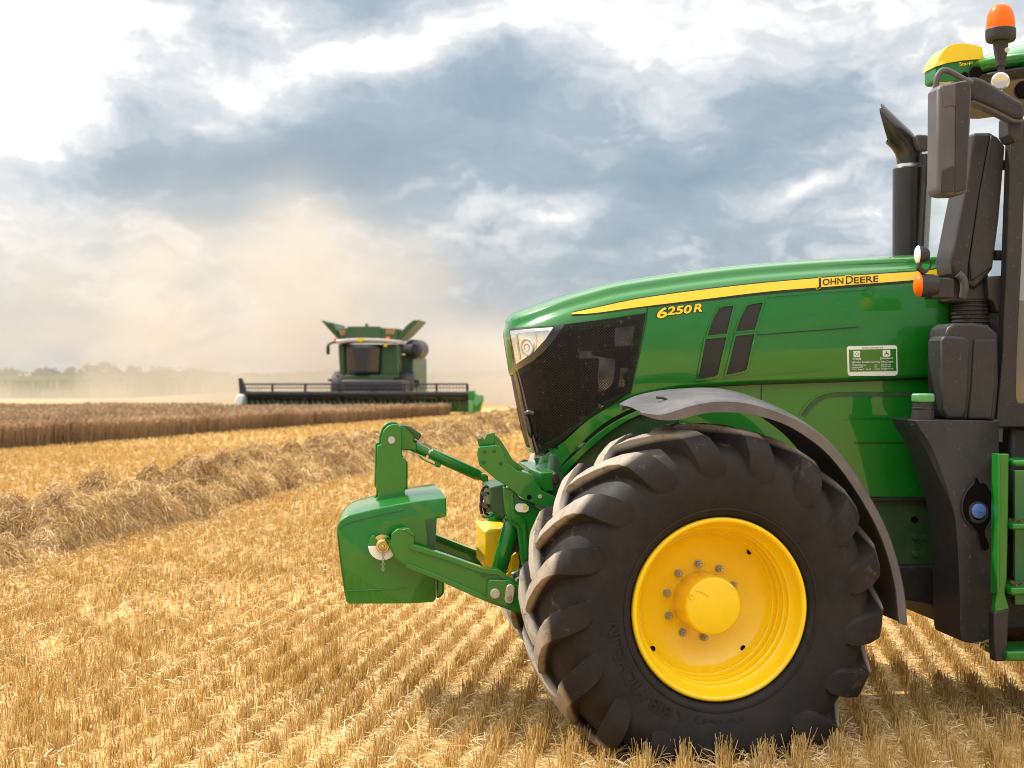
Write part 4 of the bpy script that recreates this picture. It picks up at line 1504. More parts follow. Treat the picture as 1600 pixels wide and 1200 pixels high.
tank = panel('fuel_tank', TK, TKS, 0, .30, PL, tractor, step=12, bevel=.05, segs=6)
fn = MB()
f0 = Vector(TF.P(1442, 658, .42))
kF = TF.scale(1442, .42)
fn.lathe([(17.6 * kF, -.02), (17.5 * kF, .02), (16.5 * kF, .055), (17 * kF, .057), (17 * kF, .066), (15.5 * kF, .068), (15.5 * kF, .10), (0, .10)], f0, (0, 0, 1), 24)
fno = fn.build('filler_neck', PL, tank, angle=40)
fc = MB()
fc.lathe([(0, .094), (17.5 * kF, .094), (18.5 * kF, .10), (18.5 * kF, .125), (16 * kF, .132), (0, .134)], f0, (0, 0, 1), 8)
fc.build('fuel_cap', M['cap_green'], fno, angle=30)
REC = curve([(1525, 746), (1532, 755), (1541, 757), (1551, 778), (1550, 807), (1539, 830), (1545, 850), (1545, 858), (1536, 860), (1531, 845), (1526, 830), (1510, 813), (1504, 792), (1511, 769), (1522, 757)], 3, closed=True)
rec = panel('urea_recess', REC, TKS, .004, .012, M['black'], tank, step=9)
RIM_ = [(1528 + (x - 1528) * 1.10, 800 + (y - 800) * 1.05) for x, y in REC]
panel('recess_rim', RIM_, TKS, .010, .014, PL, rec, step=9, holes=[REC], bevel=.003)
uc = MB()
u0 = Vector(TKS(1527, 799, .0))
kU = TF.scale(1527, .33)
uc.lathe([(17 * kU, .0), (17 * kU, -.006), (12 * kU, -.008), (12 * kU, .0)], u0 + Vector((0, -.003, -.004)), (0, 1, 0), 28)
uc.build('urea_collar', PL, rec)
uc = MB()
uc.lathe([(11.5 * kU, .0), (11.5 * kU, -.016), (10 * kU, -.019), (0, -.019)], u0 + Vector((0, -.003, .003)), (0, 1, 0), 28)
uc.box((u0.x - 9 * kU, u0.y - .026, u0.z), (u0.x + 9 * kU, u0.y - .019, u0.z + .006))
uc.build('urea_cap', M['blue'], rec, angle=40)
seam_pts = [(1523, 662), (1526, 690), (1530, 705), (1533, 728)]

rail = plate('step_rail', [(1561, 709), (1577, 709), (1576, 800), (1574, 900), (1571, 928), (1577, 948), (1577, 960), (1554, 962), (1555, 945), (1559, 920), (1560, 800)], .16, .20, G, tractor, .006)
plate('step_rail_edge', [(1560, 709), (1564, 709), (1562.5, 920), (1558, 930)], .13, .20, G, rail, .004)
plate('step_rail_foot', [(1553, 958), (1577, 951), (1575, 1000), (1573, 1033), (1555, 1034), (1553, 1000)], .15, .21, M['plastic_dark'], tractor, .006)
su = TF.P(1574, 800, .16)[0]
for (y0, y1, xa) in ((719, 729, 1586), (818, 829, 1583), (918, 931, 1580), (1018, 1034, 1574)):
    p0, p1 = TF.P(xa, y1, .12), TF.P(xa, y0, .12)
    t = MB()
    t.box((p0[0], .12, p0[2]), (p0[0] + .52, .36, p1[2]))
    t.build('step', G, tractor, bevel=.012, segs=3)
t = MB()
t.box((su + .46, .13, TF.P(1570, 960, .16)[2]), (su + .52, .2, TF.P(1570, 709, .16)[2]))
t.build('step_rail', G, tractor, bevel=.006)
plate('step_back', [(1586, 735), (1700, 735), (1700, 945), (1586, 945)], .42, .44, M['cap_green'], tractor, .003)
plate('battery_box', [(1545, 930), (1640, 935), (1720, 938), (1720, 985), (1575, 985), (1548, 975)], .45, 1.2, DK, tractor, .015)
sq = MB()
rng = random.Random(3)
for (xc, yc) in ((1585, 817), (1584, 917), (1592, 816), (1591, 916)):
    for _ in range(14):
        p = Vector(TF.P(xc + rng.uniform(-6, 8), yc, .16 + rng.uniform(0, .1)))
        d = Vector((rng.uniform(-1, 1), rng.uniform(-1, 1), rng.uniform(-.1, .5))).normalized() * rng.uniform(.02, .05)
        sq.tube([p + Vector((0, 0, .003)), p + d + Vector((0, 0, .004))], .0015, 4)
s_ = sq.build('straw_scraps', M['windrow'])
s_.location = tractor.location
s_.rotation_euler = tractor.rotation_euler
tag(s_, 'straw scraps caught on the green cab steps', 'straw', kind='stuff')

# ================================================================== FRONT WEIGHT carried by the linkage
weight = tag(empty('front_weight', None, (TF.rx, TF.ry, 0), TF.t), 'green cast front weight block with upright mast carried on the tractor linkage', 'ballast weight')
BODY = [(526, 832), (527, 822), (531, 815), (538, 809)] + curve([(545, 805), (582, 796), (620, 788), (655, 782), (690, 778)], 4) + [(697, 778), (698, 806), (683, 809), (681, 840), (681, 937), (676, 941), (640, 943), (545, 943.5), (541, 940), (537, 920), (530, 870)]
v0, v1 = .78, 1.64
ring = [(q[0], q[2]) for q in (TF.P(x, y, v0) for x, y in BODY)]
umin, umax = min(p[0] for p in ring), max(p[0] for p in ring)
zmax = max(p[1] for p in ring)
V, F = [], []
prof = [(0, -.012, 0), (.004, 0, .0), (.16, .004, .006), (.40, .010, .012), (.62, .03, .010), (.82, .07, .004), (.856, .09, -.006), (.86, .10, -.02)]
for (dv, pull, up) in prof:
    for (u, z) in ring:
        k = 1 - (u - umin) / (umax - umin)
        V.append((u + pull * max(0, k) if dv > 0 else u + (.010 if k > .5 else -.010), v0 + dv, z + (up if z > zmax - .2 else 0) - (.008 if dv == 0 and z > zmax - .25 else 0)))
n = len(ring)
for i in range(len(prof) - 1):
    for j in range(n):
        F.append((i * n + j, i * n + (j + 1) % n, (i + 1) * n + (j + 1) % n, (i + 1) * n + j))
F.append(tuple(range(n)))
F.append(tuple((len(prof) - 1) * n + j for j in range(n)))
wb = build('weight_body', V, F, M['green_cast'], weight, bevel=.012, segs=3, angle=30)
fplate(TF, 'weight_seam', band_outline(curve([(531, 826), (537, 821), (560, 813), (600, 804), (632, 797)], 4), 1.6), v0 - .002, v0 + .01, M['green_dark'], weight, 0)
fplate(TF, 'weight_rib', band_outline(curve([(540, 923), (580, 922), (636, 919)], 3), 2.4), v0 - .004, v0 + .01, M['green'], weight, .002)
fplate(TF, 'weight_seam', band_outline([(528, 836), (533, 880), (539, 922)], 1.6), v0 - .002, v0 + .01, M['green_dark'], weight, 0)
fplate(TF, 'weight_recess', [(665, 812), (680, 811), (680, 838), (681, 900), (669, 900), (668, 840)], v0 - .003, v0 + .01, M['green_dark'], weight, 0)
fplate(TF, 'weight_end_block', [(682, 905), (694, 906), (694, 928), (688, 934), (682, 936)], v0 + .25, v1 - .25, M['green'], weight, .01)
MAST = [(589.6, 696), (595, 695), (596, 685), (600, 672), (606, 666), (613, 663), (622, 663), (627, 668), (628.5, 690), (628, 714), (633, 716), (636, 724), (636, 761), (632, 766), (633, 772), (639, 782), (641, 796), (581, 800), (582, 790), (587, 783), (591, 776), (591, 768), (588, 763)]
mast = fplate(TF, 'mast', MAST, 1.09, 1.12, M['green'], weight, .005)
fplate(TF, 'mast', [(x - 3, y - 4) for x, y in MAST], 1.27, 1.30, M['green'], weight, .005)
fplate(TF, 'mast_web', [(627, 714), (637, 722), (637, 764), (628, 766)], 1.12, 1.27, M['green_dark'], mast, .004)
disc(TF, 612, 688, 1.078, .0195, .02).build('mast_pin', M['zinc'], mast)
t = MB()
t.tube([TF.P(612, 688, 1.1), (TF.P(612, 688, 1.1)[0], 1.29, TF.P(612, 688, 1.1)[2])], .015, 12)
t.build('mast_pin', M['steel'], mast)
# latch disc with pin on the flank
cx_, _, cz_ = TF.P(598, 853, .70)
kW = TF.scale(598, .70)
hm = [(cx_ + 22.5 * kW * math.cos(a), cz_ + 22.5 * kW * math.sin(a)) for a in np.linspace(math.pi, 2 * math.pi, 20)]
MB().plate(hm, .700, .72).build('latch_plate', M['decal_white'], weight, bevel=.003)
hm = [(cx_ + 22.5 * kW * math.cos(a), cz_ + 22.5 * kW * math.sin(a)) for a in np.linspace(math.pi * .72, math.pi, 8)] + [(cx_, cz_)]
MB().plate(hm, .703, .72).build('latch_cheek', M['green'], weight, bevel=.003)
t = MB()
t.lathe([(.010, .004), (.006, 0), (.0, 0)], (cx_, .672, cz_), (0, 1, 0), 16)
t.lathe([(.033, .03), (.033, .012), (.028, .004), (.022, .004), (.018, .012), (.010, .012), (.010, .004)], (cx_, .670, cz_), (0, 1, 0), 28)
t.lathe([(.05, .08), (.05, .034), (.0, .034)], (cx_, .67, cz_), (0, 1, 0), 24)
t.build('latch_pin', pmat('brass', (.62, .46, .17), .35, metal=.7, var=.15), weight, angle=40)
t = MB()
prev = Vector((cx_, .665, cz_ - .006))
for k in range(5):
    nx = prev + Vector((.002 * (-1) ** k, 0, -.022))
    t.tube([prev, prev.lerp(nx, .5) + Vector((.006, 0, 0)), nx], .0028, 6)
    t.tube([prev, prev.lerp(nx, .5) - Vector((.006, 0, 0)), nx], .0028, 6)
    prev = nx
t.build('latch_chain', M['steel'], weight)

# ================================================================== COMBINE
CD = 61.0
CF = Frame((575 - CX) / FPX * CD, CD, -3.0)
comb_h = tag(empty('combine_harvester', None, (CF.rx, CF.ry, 0), CF.t), 'green combine harvester with raised grain tank flaps cutting crop in a dust cloud', 'combine')


def cpl(name, px, v0, v1, mat, parent, bevel=.02):
    return fplate(CF, name, px, v0, v1, M[mat], parent, bevel)


def Z(pts):                                   # zoomed coordinates of the study crop back to photo pixels
    return [(340 + x / 3.478, 470 + y / 3.478) for x, y in pts]


body = cpl('body', Z([(665, 300), (1000, 300), (1005, 520), (668, 520)]), 1.2, 8.0, 'green_dusty', comb_h, .06)
cpl('side_shield', Z([(985, 292), (1045, 296), (1062, 310), (1062, 500), (990, 500)]), 1.6, 7.0, 'green_dark', comb_h, .05)
tank_ = cpl('grain_tank', Z([(648, 150), (705, 147), (712, 140), (880, 140), (884, 147), (985, 152), (972, 214), (668, 214)]), 1.4, 4.6, 'green_dusty', comb_h, .03)
cpl('tank_front', Z([(705, 139), (880, 139), (893, 208), (692, 208)]), 1.33, 1.5, 'green_dusty', tank_, .02)
cpl('tank_window', Z([(655, 158), (696, 158), (694, 186), (668, 186)]), 1.36, 1.45, 'litter', tank_, .01)
cpl('tank_window', Z([(915, 156), (968, 156), (960, 182), (913, 182)]), 1.36, 1.45, 'litter', tank_, .01)
cpl('tank_hatch', Z([(804, 122), (814, 124), (818, 140), (800, 140)]), 2.5, 2.8, 'green', tank_, .01)
for pts in ([(560, 103), (600, 118), (628, 122), (668, 205), (655, 210), (600, 150)], [(1097, 103), (1062, 106), (1030, 130), (965, 205), (985, 212), (1030, 175)]):
    q = Z(pts)
    cpl('tank_flap', q, 1.5, 4.4, 'green_dark', tank_, .02)
cab_ = cpl('cab', Z([(655, 236), (980, 236), (985, 330), (975, 440), (690, 440), (660, 330)]), .1, 1.6, 'green_dusty', comb_h, .12)
for nm, pts, v, mt in (('windscreen', [(692, 238), (888, 238), (890, 330), (880, 404), (705, 404), (690, 330)], -.02, 'gloss_black'),):
    w = MB()
    q = [CF.P(x, y, v) for x, y in Z(pts)]
    xs = [p[0] for p in q]
    xm, xr = (min(xs) + max(xs)) / 2, (max(xs) - min(xs)) / 2
    rows_ = []
    for i in range(9):
        zz = q[4][2] + (q[0][2] - q[4][2]) * i / 8
        ww = xr * (.92 + .08 * i / 8)
        rows_.append([(xm + ww * t, v - .30 * (1 - t * t), zz) for t in np.linspace(-1, 1, 13)])
    V = [p for r in rows_ for p in r]
    F = [(i * 13 + j, i * 13 + j + 1, (i + 1) * 13 + j + 1, (i + 1) * 13 + j) for i in range(8) for j in range(12)]
    build(nm, V, F, M[mt], cab_).modifiers.new('thick', 'SOLIDIFY').thickness = .1
cpl('cab_door', Z([(895, 240), (975, 240), (978, 400), (893, 404)]), .03, .3, 'green_dusty', cab_, .03)
cpl('corner_post', Z([(655, 240), (688, 240), (688, 402), (664, 402)]), .03, .3, 'green_dusty', cab_, .03)
cpl('cab_band', Z([(690, 405), (980, 403), (978, 420), (930, 436), (730, 436), (692, 422)]), -.25, .3, 'green_dusty', cab_, .03)
seat = cpl('operator_seat', Z([(770, 300), (830, 296), (840, 400), (760, 400)]), .5, .9, 'plastic', cab_, .03)
cr_ = cpl('cab_roof', Z([(640, 214), (700, 206), (800, 203), (900, 206), (985, 214), (985, 236), (900, 226), (800, 224), (700, 226), (645, 236)]), -.35, 1.7, 'zinc', comb_h, .04)
cpl('roof_logo', Z([(764, 202), (788, 202), (792, 216), (776, 226), (760, 216)]), -.42, -.3, 'decal_yellow', cr_, .01)
for x, y in ((926, 204), (640, 212)):
    t = MB()
    o = CF.P(*Z([(x, y + 10)])[0], .2)
    t.lathe([(.08, 0), (.08, .10), (.05, .15), (0, .16)], o, (0, 0, 1), 16)
    t.build('beacon', M['amber'], cr_)
cpl('roof_lamp', Z([(904, 232), (920, 232), (920, 250), (904, 250)]), -.3, -.1, 'decal_yellow', cr_, .01)
t = MB()
t.tube([CF.P(*q, .0) for q in Z([(655, 222), (620, 228), (600, 240), (597, 250)])], .05, 8)
mh = t.build('mirror_arm', M['plastic_dark'], comb_h)
cpl('mirror', Z([(590, 244), (606, 244), (606, 292), (590, 292)]), -.1, .1, 'plastic_dark', mh, .03)
cpl('feeder_house', Z([(668, 430), (1005, 432), (1005, 520), (700, 520)]), -2.2, 1.5, 'plastic_dark', comb_h, .1)
t = MB()
t.tube([CF.P(*q, .6) for q in Z([(600, 431), (640, 428), (655, 405)])], .06, 8)
t.build('step_rail', M['plastic_dark'], comb_h)
t = MB()
a, b = Vector(CF.P(*Z([(985, 262)])[0], 1.4)), Vector(CF.P(*Z([(1086, 264)])[0], 1.4))
t.tube([a, a.lerp(b, .75), a.lerp(b, .76), b + Vector((0, .8, 0))], [.20, .24, .44, .44], 20)
t.build('unloading_auger', M['plastic_grey'], comb_h)
cpl('auger_spout', Z([(1055, 226), (1086, 232), (1092, 262), (1086, 300), (1060, 292)]), 1.0, 1.7, 'plastic', comb_h, .06)
cpl('tail_lamp', Z([(1030, 405), (1052, 405), (1052, 435), (1030, 440)]), 1.5, 1.7, 'red', comb_h, .02)
cpl('side_mirror', Z([(1070, 430), (1096, 430), (1096, 468), (1070, 468)]), 1.2, 1.4, 'plastic_dark', comb_h, .03)
cpl('ladder', Z([(1040, 440), (1068, 440), (1068, 500), (1040, 500)]), .9, 1.3, 'green', comb_h, .03)
for sx in (-1.45, 1.45):
    t = MB()
    t.lathe([(.45, -.35), (.80, -.36), (.90, -.30), (.93, -.1), (.93, .1), (.90, .30), (.80, .36), (.45, .35)], (sx + .1, 1.2, .92), (1, 0, 0), 32)
    t.build('tyre', M['plastic_dark'], comb_h)
    t = MB()
    t.lathe([(.45, .30), (.40, .30), (.35, .1), (0, .1)], (sx + .1, 1.2, .92), (1, 0, 0), 24)
    t.lathe([(.45, -.30), (.40, -.30), (.35, -.1), (0, -.1)], (sx + .1, 1.2, .92), (1, 0, 0), 24)
    t.build('wheel_rim', M['yellow'], comb_h)
# header (cutting table with reel), a wide implement in front
HV = -3.0
hdr = cpl('header', Z([(140, 505), (1362, 508), (1368, 606), (140, 578)]), HV + .5, HV + 1.5, 'green', comb_h, .04)
cpl('header_beam', Z([(138, 500), (700, 500), (1362, 506), (1364, 524), (700, 520), (138, 516)]), HV + .2, HV + .5, 'gloss_black', hdr, .03)
cpl('header_trough', Z([(140, 528), (700, 532), (1362, 536), (1362, 548), (700, 546), (140, 542)]), HV + .40, HV + .52, 'plastic_dark', hdr, .01)
reel = MB()
for (ya, yb, dv) in ((456, 456, 0), (474, 472, -.15), (450, 450, .35)):
    reel.tube([CF.P(*Z([(132, ya)])[0], HV + dv), CF.P(*Z([(1358, yb)])[0], HV + dv)], .022, 6)
reel.tube([CF.P(*Z([(140, 506)])[0], HV), CF.P(*Z([(1358, 508)])[0], HV)], .12, 10)
for k in range(70):
    x = 136 + k * 17.6
    a = CF.P(*Z([(x, 456)])[0], HV)
    reel.tube([a, (a[0], a[1] - .06, a[2] - .26)], .010, 4)
reel.build('reel', M['plastic_dark'], hdr)
for x in (125, 297, 476, 655, 835, 1015, 1190, 1358):
    a, b = CF.P(*Z([(x, 452)])[0], HV), CF.P(*Z([(x, 570)])[0], HV)
    t = MB()
    t.tube([a, b], .05, 8)
    t.build('reel_spider', M['plastic_dark'], hdr)
rg = random.Random(5)
kn = MB()
for k in range(40):
    x = 150 + k * 30.5 + rg.uniform(-6, 6)
    a = CF.P(*Z([(x, 538)])[0], HV + .3)
    kn.tube([a, (a[0] + .1, a[1], a[2] - .3)], .02, 5)
kn.build('auger_finger', M['steel'], hdr)
cpl('divider', Z([(112, 420), (126, 420), (140, 460), (150, 490), (180, 500), (140, 512), (118, 500)]), HV - .1, HV + .2, 'plastic_dark', hdr, .02)
cpl('divider_tip', Z([(104, 512), (128, 506), (136, 520), (130, 560), (110, 580), (92, 580), (92, 550)]), HV - .6, HV + .3, 'cloudy', hdr, .05)
cpl('divider', Z([(1356, 490), (1395, 486), (1400, 510), (1440, 512), (1443, 545), (1425, 600), (1408, 632), (1362, 632), (1368, 560)]), HV - .5, HV + .6, 'green', hdr, .05)
cpl('divider_panel', Z([(1396, 520), (1436, 516), (1436, 548), (1405, 575), (1390, 560)]), HV - .54, HV - .45, 'cap_green', hdr, .02)
cpl('divider_panel', Z([(1362, 545), (1390, 540), (1386, 628), (1364, 630)]), HV - .53, HV - .45, 'cap_green', hdr, .02)

# ================================================================== FIELD
RNG = np.random.default_rng(11)
gm = MB()
gm.add([(-5000, -600, 0), (5000, -600, 0), (5000, 8000, 0), (-5000, 8000, 0)], [(0, 1, 2, 3)])
ground = gm.build('ground', M['ground'])
ground['kind'] = 'structure'
ground['label'] = 'dry golden stubble field with pale straw litter between the rows'
ground['category'] = 'field'

ROWD = np.array([math.sin(R(8.5)), math.cos(R(8.5))])     # direction of the drill rows
ROWN = np.array([ROWD[1], -ROWD[0]])


def vnoise(x, y, seed=0):
    """smooth value noise 0..1"""
    rs = np.random.default_rng(seed)
    T = rs.random((256, 256))
    xi, yi = np.floor(x).astype(int), np.floor(y).astype(int)
    fx, fy = x - xi, y - yi
    fx, fy = fx * fx * (3 - 2 * fx), fy * fy * (3 - 2 * fy)
    g = lambda a, b: T[a % 256, b % 256]
    return (g(xi, yi) * (1 - fx) + g(xi + 1, yi) * fx) * (1 - fy) + (g(xi, yi + 1) * (1 - fx) + g(xi + 1, yi + 1) * fx) * fy


def scatter(n, d0, d1, marg=1.4):
    """uniform points of the ground in the camera's wedge between depths d0 and d1"""
    k = .5 * 1600 / FPX
    out = []
    need = n
    while need > 0:
        d = d0 + (d1 - d0) * RNG.random(need * 2)
        X = (RNG.random(need * 2) * 2 - 1) * (k * d1 + marg)
        ok = np.abs(X) < k * d + marg
        out.append(np.stack([X[ok], d[ok]], 1)[:need])
        need -= len(out[-1])
    return np.concatenate(out)


def wedge_area(d0, d1, marg=1.4):
    k = .5 * 1600 / FPX
    return k * (d1 * d1 - d0 * d0) + 2 * marg * (d1 - d0)


def stems(base, h, lean, w, tint):
    """three-sided upright stems; base (n,2), h (n,), lean (n,2) top offset"""
    n = len(base)
    V = np.zeros((n, 6, 3))
    ph = RNG.random(n) * 6.28
    for k in range(3):
        a = ph + k * 2.0944
        V[:, k, 0] = base[:, 0] + np.cos(a) * w
        V[:, k, 1] = base[:, 1] + np.sin(a) * w
        V[:, k, 2] = -.01
        V[:, 3 + k, 0] = base[:, 0] + lean[:, 0] + np.cos(a) * w * .9
        V[:, 3 + k, 1] = base[:, 1] + lean[:, 1] + np.sin(a) * w * .9
        V[:, 3 + k, 2] = h
    q = np.array([[0, 1, 4, 3], [1, 2, 5, 4], [2, 0, 3, 5]])
    Q = (np.arange(n) * 6)[:, None, None] + q[None]
    return V.reshape(-1, 3), Q.reshape(-1, 4), np.repeat(tint, 6)


def ribbons(p, dirv, length, w, lift, tint, up=None):
    """flat bent ribbons lying about; p (n,3), dirv (n,3) unit"""
    n = len(p)
    side = np.cross(dirv, np.array([0, 0, 1.0]) if up is None else up)
    side /= np.maximum(np.linalg.norm(side, axis=1, keepdims=True), 1e-6)
    roll = RNG.random(n) * 3.14
    nn = np.cross(side, dirv)
    side = side * np.cos(roll)[:, None] + nn * np.sin(roll)[:, None]
    V = np.zeros((n, 6, 3))
    for k, (t, l) in enumerate(((-.5, 0), (0, 1), (.5, .1))):
        c = p + dirv * (length * t)[:, None]
        c[:, 2] += lift * l
        V[:, k * 2] = c - side * w[:, None] * .5
        V[:, k * 2 + 1] = c + side * w[:, None] * .5
    q = np.array([[0, 1, 3, 2], [2, 3, 5, 4]])
    Q = (np.arange(n) * 6)[:, None, None] + q[None]
    return V.reshape(-1, 3), Q.reshape(-1, 4), np.repeat(tint, 6)


def join(parts):
    V, Q, T = [], [], []
    o = 0
    for v, q, t in parts:
        V.append(v)
        Q.append(q + o)
        T.append(t)
        o += len(v)
    return np.concatenate(V), np.concatenate(Q), np.concatenate(T)


# wheat edge, windrow axis
def wheat_edge_x(d):
    return np.where(d < 41, -11.2 + .31 * (d - 30.7), -8.0 + .345 * (d - 41))


def windrow_x(d):
    return -4.25 + .153 * (d - 18.0) - .012 * np.clip(16 - d, 0, 9) ** 2


def under_wheel(p):
    x, y = p[:, 0] - TF.rx, p[:, 1] - TF.ry
    u = x * WF.c + y * WF.s
    v = -x * WF.s + y * WF.c
    return (np.abs(u) < .33) & (v > -.03) & (v < .60)


parts = []
ROWS = .165
for (d0, d1, dens, w, hm, per) in ((4.0, 10, 330, .0019, .90, 5), (10, 17, 230, .0027, .92, 4), (17, 32, 120, .0048, .95, 3), (32, 70, 40, .010, .95, 2)):
    n = int(wedge_area(d0, d1) * dens)
    c = scatter(n, d0, d1)
    r = c @ ROWN
    ri = np.round(r / ROWS)
    al = c @ ROWD
    wob = .022 * (vnoise(al * .6, ri * .9 + 50, 17) - .5)
    c = c + np.outer(ri * ROWS + wob - r, ROWN)
    gap = .5 * vnoise(ri * .83 + 40, al * 1.5, 5) + .3 * vnoise(ri * 1.0 + 3, al * 5.0, 15) + .2 * vnoise(c[:, 0] * .5 + 9, c[:, 1] * .3, 6)
    c = c[gap > .16 + .14 * RNG.random(len(c))]
    g = vnoise(c[:, 0] * .7 + 70, c[:, 1] * .7, 8)
    k = RNG.integers(per - 1, per + 4, len(c))
    b = np.repeat(c, k, 0)
    hb = np.repeat((.062 + .028 * RNG.random(len(c)) + .020 * g) * hm, k)
    off = RNG.normal(0, 1, b.shape)
    b = b + np.outer(off[:, 0] * (.020 if d0 < 12 else .016), ROWN) + np.outer(off[:, 1] * .022, ROWD)
    h = hb * (.72 + .42 * RNG.random(len(b)))
    near_ = (b[:, 1] < 6.6) & (b[:, 0] > -.2)
    h[near_] *= 1.45
    lean = RNG.normal(0, .16, b.shape) * h[:, None]
    bent = RNG.random(len(b)) < .10
    lean[bent] *= 4
    h[bent] *= .6
    ok = ~under_wheel(b) & (b[:, 0] > wheat_edge_x(b[:, 1]) - .3)
    wd = np.full(ok.sum(), w) * (.8 + .6 * RNG.random(ok.sum()))
    parts.append(stems(b[ok], h[ok], lean[ok], wd, np.clip(RNG.normal(.52, .24, ok.sum()), 0, 1)))
Jst = join(parts)
stub = np_mesh('stubble', Jst[0], Jst[1], M['stubble'], tint=Jst[2])
tag(stub, 'cut golden cereal stubble standing in rows across the field', 'stubble', kind='stuff')

parts = []
for (d0, d1, dens, w) in ((4.2, 11, 900, .0036), (11, 20, 420, .0055), (20, 40, 120, .010)):
    n = int(wedge_area(d0, d1) * dens)
    c = scatter(n, d0, d1)
    r = c @ ROWN
    c = c + np.outer((np.round(r / ROWS - .5) + .5) * ROWS - r, ROWN) * .5
    keep = vnoise((c @ ROWN) * 3.2, (c @ ROWD) * .8, 21) + .5 * vnoise(c[:, 0] * 5, c[:, 1] * 5, 22) > .45 + .35 * RNG.random(n)
    c = c[keep]
    c = c[~under_wheel(c)]
    n = len(c)
    th = RNG.random(n) * 6.28
    ln = .025 + .095 * RNG.random(n) ** 1.8
    tilt = RNG.normal(0, .28, n)
    D = np.stack([np.cos(th) * np.cos(tilt), np.sin(th) * np.cos(tilt), np.sin(tilt)], 1)
    z = .008 + .05 * RNG.random(n) ** 2 + np.abs(np.sin(tilt)) * ln * .5
    parts.append(ribbons(np.column_stack([c, z]), D, ln, np.full(n, w) * (.6 + .8 * RNG.random(n)), .012 * RNG.random(n), np.clip(RNG.normal(.62, .25, n), 0, 1)))
J = join(parts)
lit = np_mesh('straw_litter', J[0], J[1], M['litter'], tint=J[2])
tag(lit, 'pale chopped straw lying on the ground between the stubble rows', 'straw', kind='stuff')


# windrow of straw: lumpy mound with loose straw on it
def wind_h(d, t):
    """height at depth d and cross position t (-1..1)"""
    lump = .44 * vnoise(d * 1.5 + t * 1.1, t * 1.6 + 30, 31) + .40 * vnoise(d * 3.1 + t * 1.9, t * 2.6 + 5, 32) + .24 * vnoise(d * 7.5 + t * 2, t * 5, 33)
    prof = np.clip(1 - np.abs(t) ** 2.6, 0, 1) ** .75
    return prof * (.12 + .36 * np.clip(lump * 2.6 - .90, 0, 1.2))


WW = .95
dd = np.concatenate([np.arange(8, 30, .06), np.arange(30, 66, .2)])
tt = np.linspace(-1, 1, 34)
Dg, Tg = np.meshgrid(dd, tt, indexing='ij')
Xc = windrow_x(Dg)
wid = WW * (1 + .25 * (vnoise(Dg * .5, Tg * 0 + 3, 41) - .5)) * (1 + .2 * np.clip((14 - Dg) / 5, 0, 1))
Vx = Xc + Tg * wid * ROWN[0]
Vy = Dg + Tg * wid * ROWN[1]
Vz = wind_h(Dg, Tg) - .07
nd, ntt = Dg.shape
ii = np.arange(nd * ntt).reshape(nd, ntt)
Q = np.stack([ii[:-1, :-1], ii[:-1, 1:], ii[1:, 1:], ii[1:, :-1]], -1).reshape(-1, 4)
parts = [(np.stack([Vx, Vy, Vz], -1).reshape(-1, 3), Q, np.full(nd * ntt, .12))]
for (d0, d1, dens, w, L0) in ((8.5, 16, 3400, .0045, .17), (16, 26, 2300, .0062, .18), (26, 40, 800, .012, .22), (40, 66, 240, .024, .3)):
    n = int((d1 - d0) * 2 * WW * dens)
    d = d0 + (d1 - d0) * RNG.random(n)
    t = np.where(RNG.random(n) < .45, RNG.random(n) * 2.2 - 1.05, np.clip(RNG.normal(0, .52, n), -1.25, 1.25))
    wdt = WW * (1 + .25 * (vnoise(d * .5, 0 * d + 3, 41) - .5)) * (1 + .2 * np.clip((14 - d) / 5, 0, 1))
    x = windrow_x(d) + t * wdt * ROWN[0]
    y = d + t * wdt * ROWN[1]
    h = wind_h(d, t)
    e = .05
    sd = (wind_h(d + e, t) - wind_h(d - e, t)) / (2 * e)
    stt = (wind_h(d, t + e) - wind_h(d, t - e)) / (2 * e) / wdt
    # straw combed across the swath, drooping down its flanks
    th = RNG.normal(-.5, 1.15, n)
    dirs = np.stack([np.cos(th), np.sin(th)], 1)
    slope = dirs[:, 0] * stt + dirs[:, 1] * sd
    D = np.stack([dirs[:, 0], dirs[:, 1], slope + RNG.normal(0, .22, n)], 1)
    D /= np.linalg.norm(D, axis=1, keepdims=True)
    ln = L0 * (.5 + .9 * RNG.random(n))
    tn = np.clip(.44 + 1.1 * (vnoise(d * 2.2, t * 3, 51) - .5) * .5 + RNG.normal(0, .2, n), 0, 1)
    parts.append(ribbons(np.column_stack([x, y, h + .012 + .05 * RNG.random(n) ** 2]), D, ln, np.full(n, w) * (.6 + .8 * RNG.random(n)), .03 * RNG.normal(0, 1, n), tn))
J = join(parts)
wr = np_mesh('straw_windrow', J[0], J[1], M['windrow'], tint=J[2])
tag(wr, 'long lumpy windrow of threshed straw running across the stubble towards the combine', 'windrow', kind='stuff')

# standing crop: edge wall and top of the uncut strip
parts = []
FAR = 56.5


def in_wheat(p):
    # kept off the header: the crop ends in front of it
    x, y = p[:, 0], p[:, 1]
    lx = (x - CF.rx) * CF.c + (y - CF.ry) * CF.s
    ly = -(x - CF.rx) * CF.s + (y - CF.ry) * CF.c
    return (x < wheat_edge_x(y) + .22 * (vnoise(x * .9 + 7, y * .9, 61) - .5)) & ((ly < HV - .7) | (lx < -5.8)) & (y < 60.5)


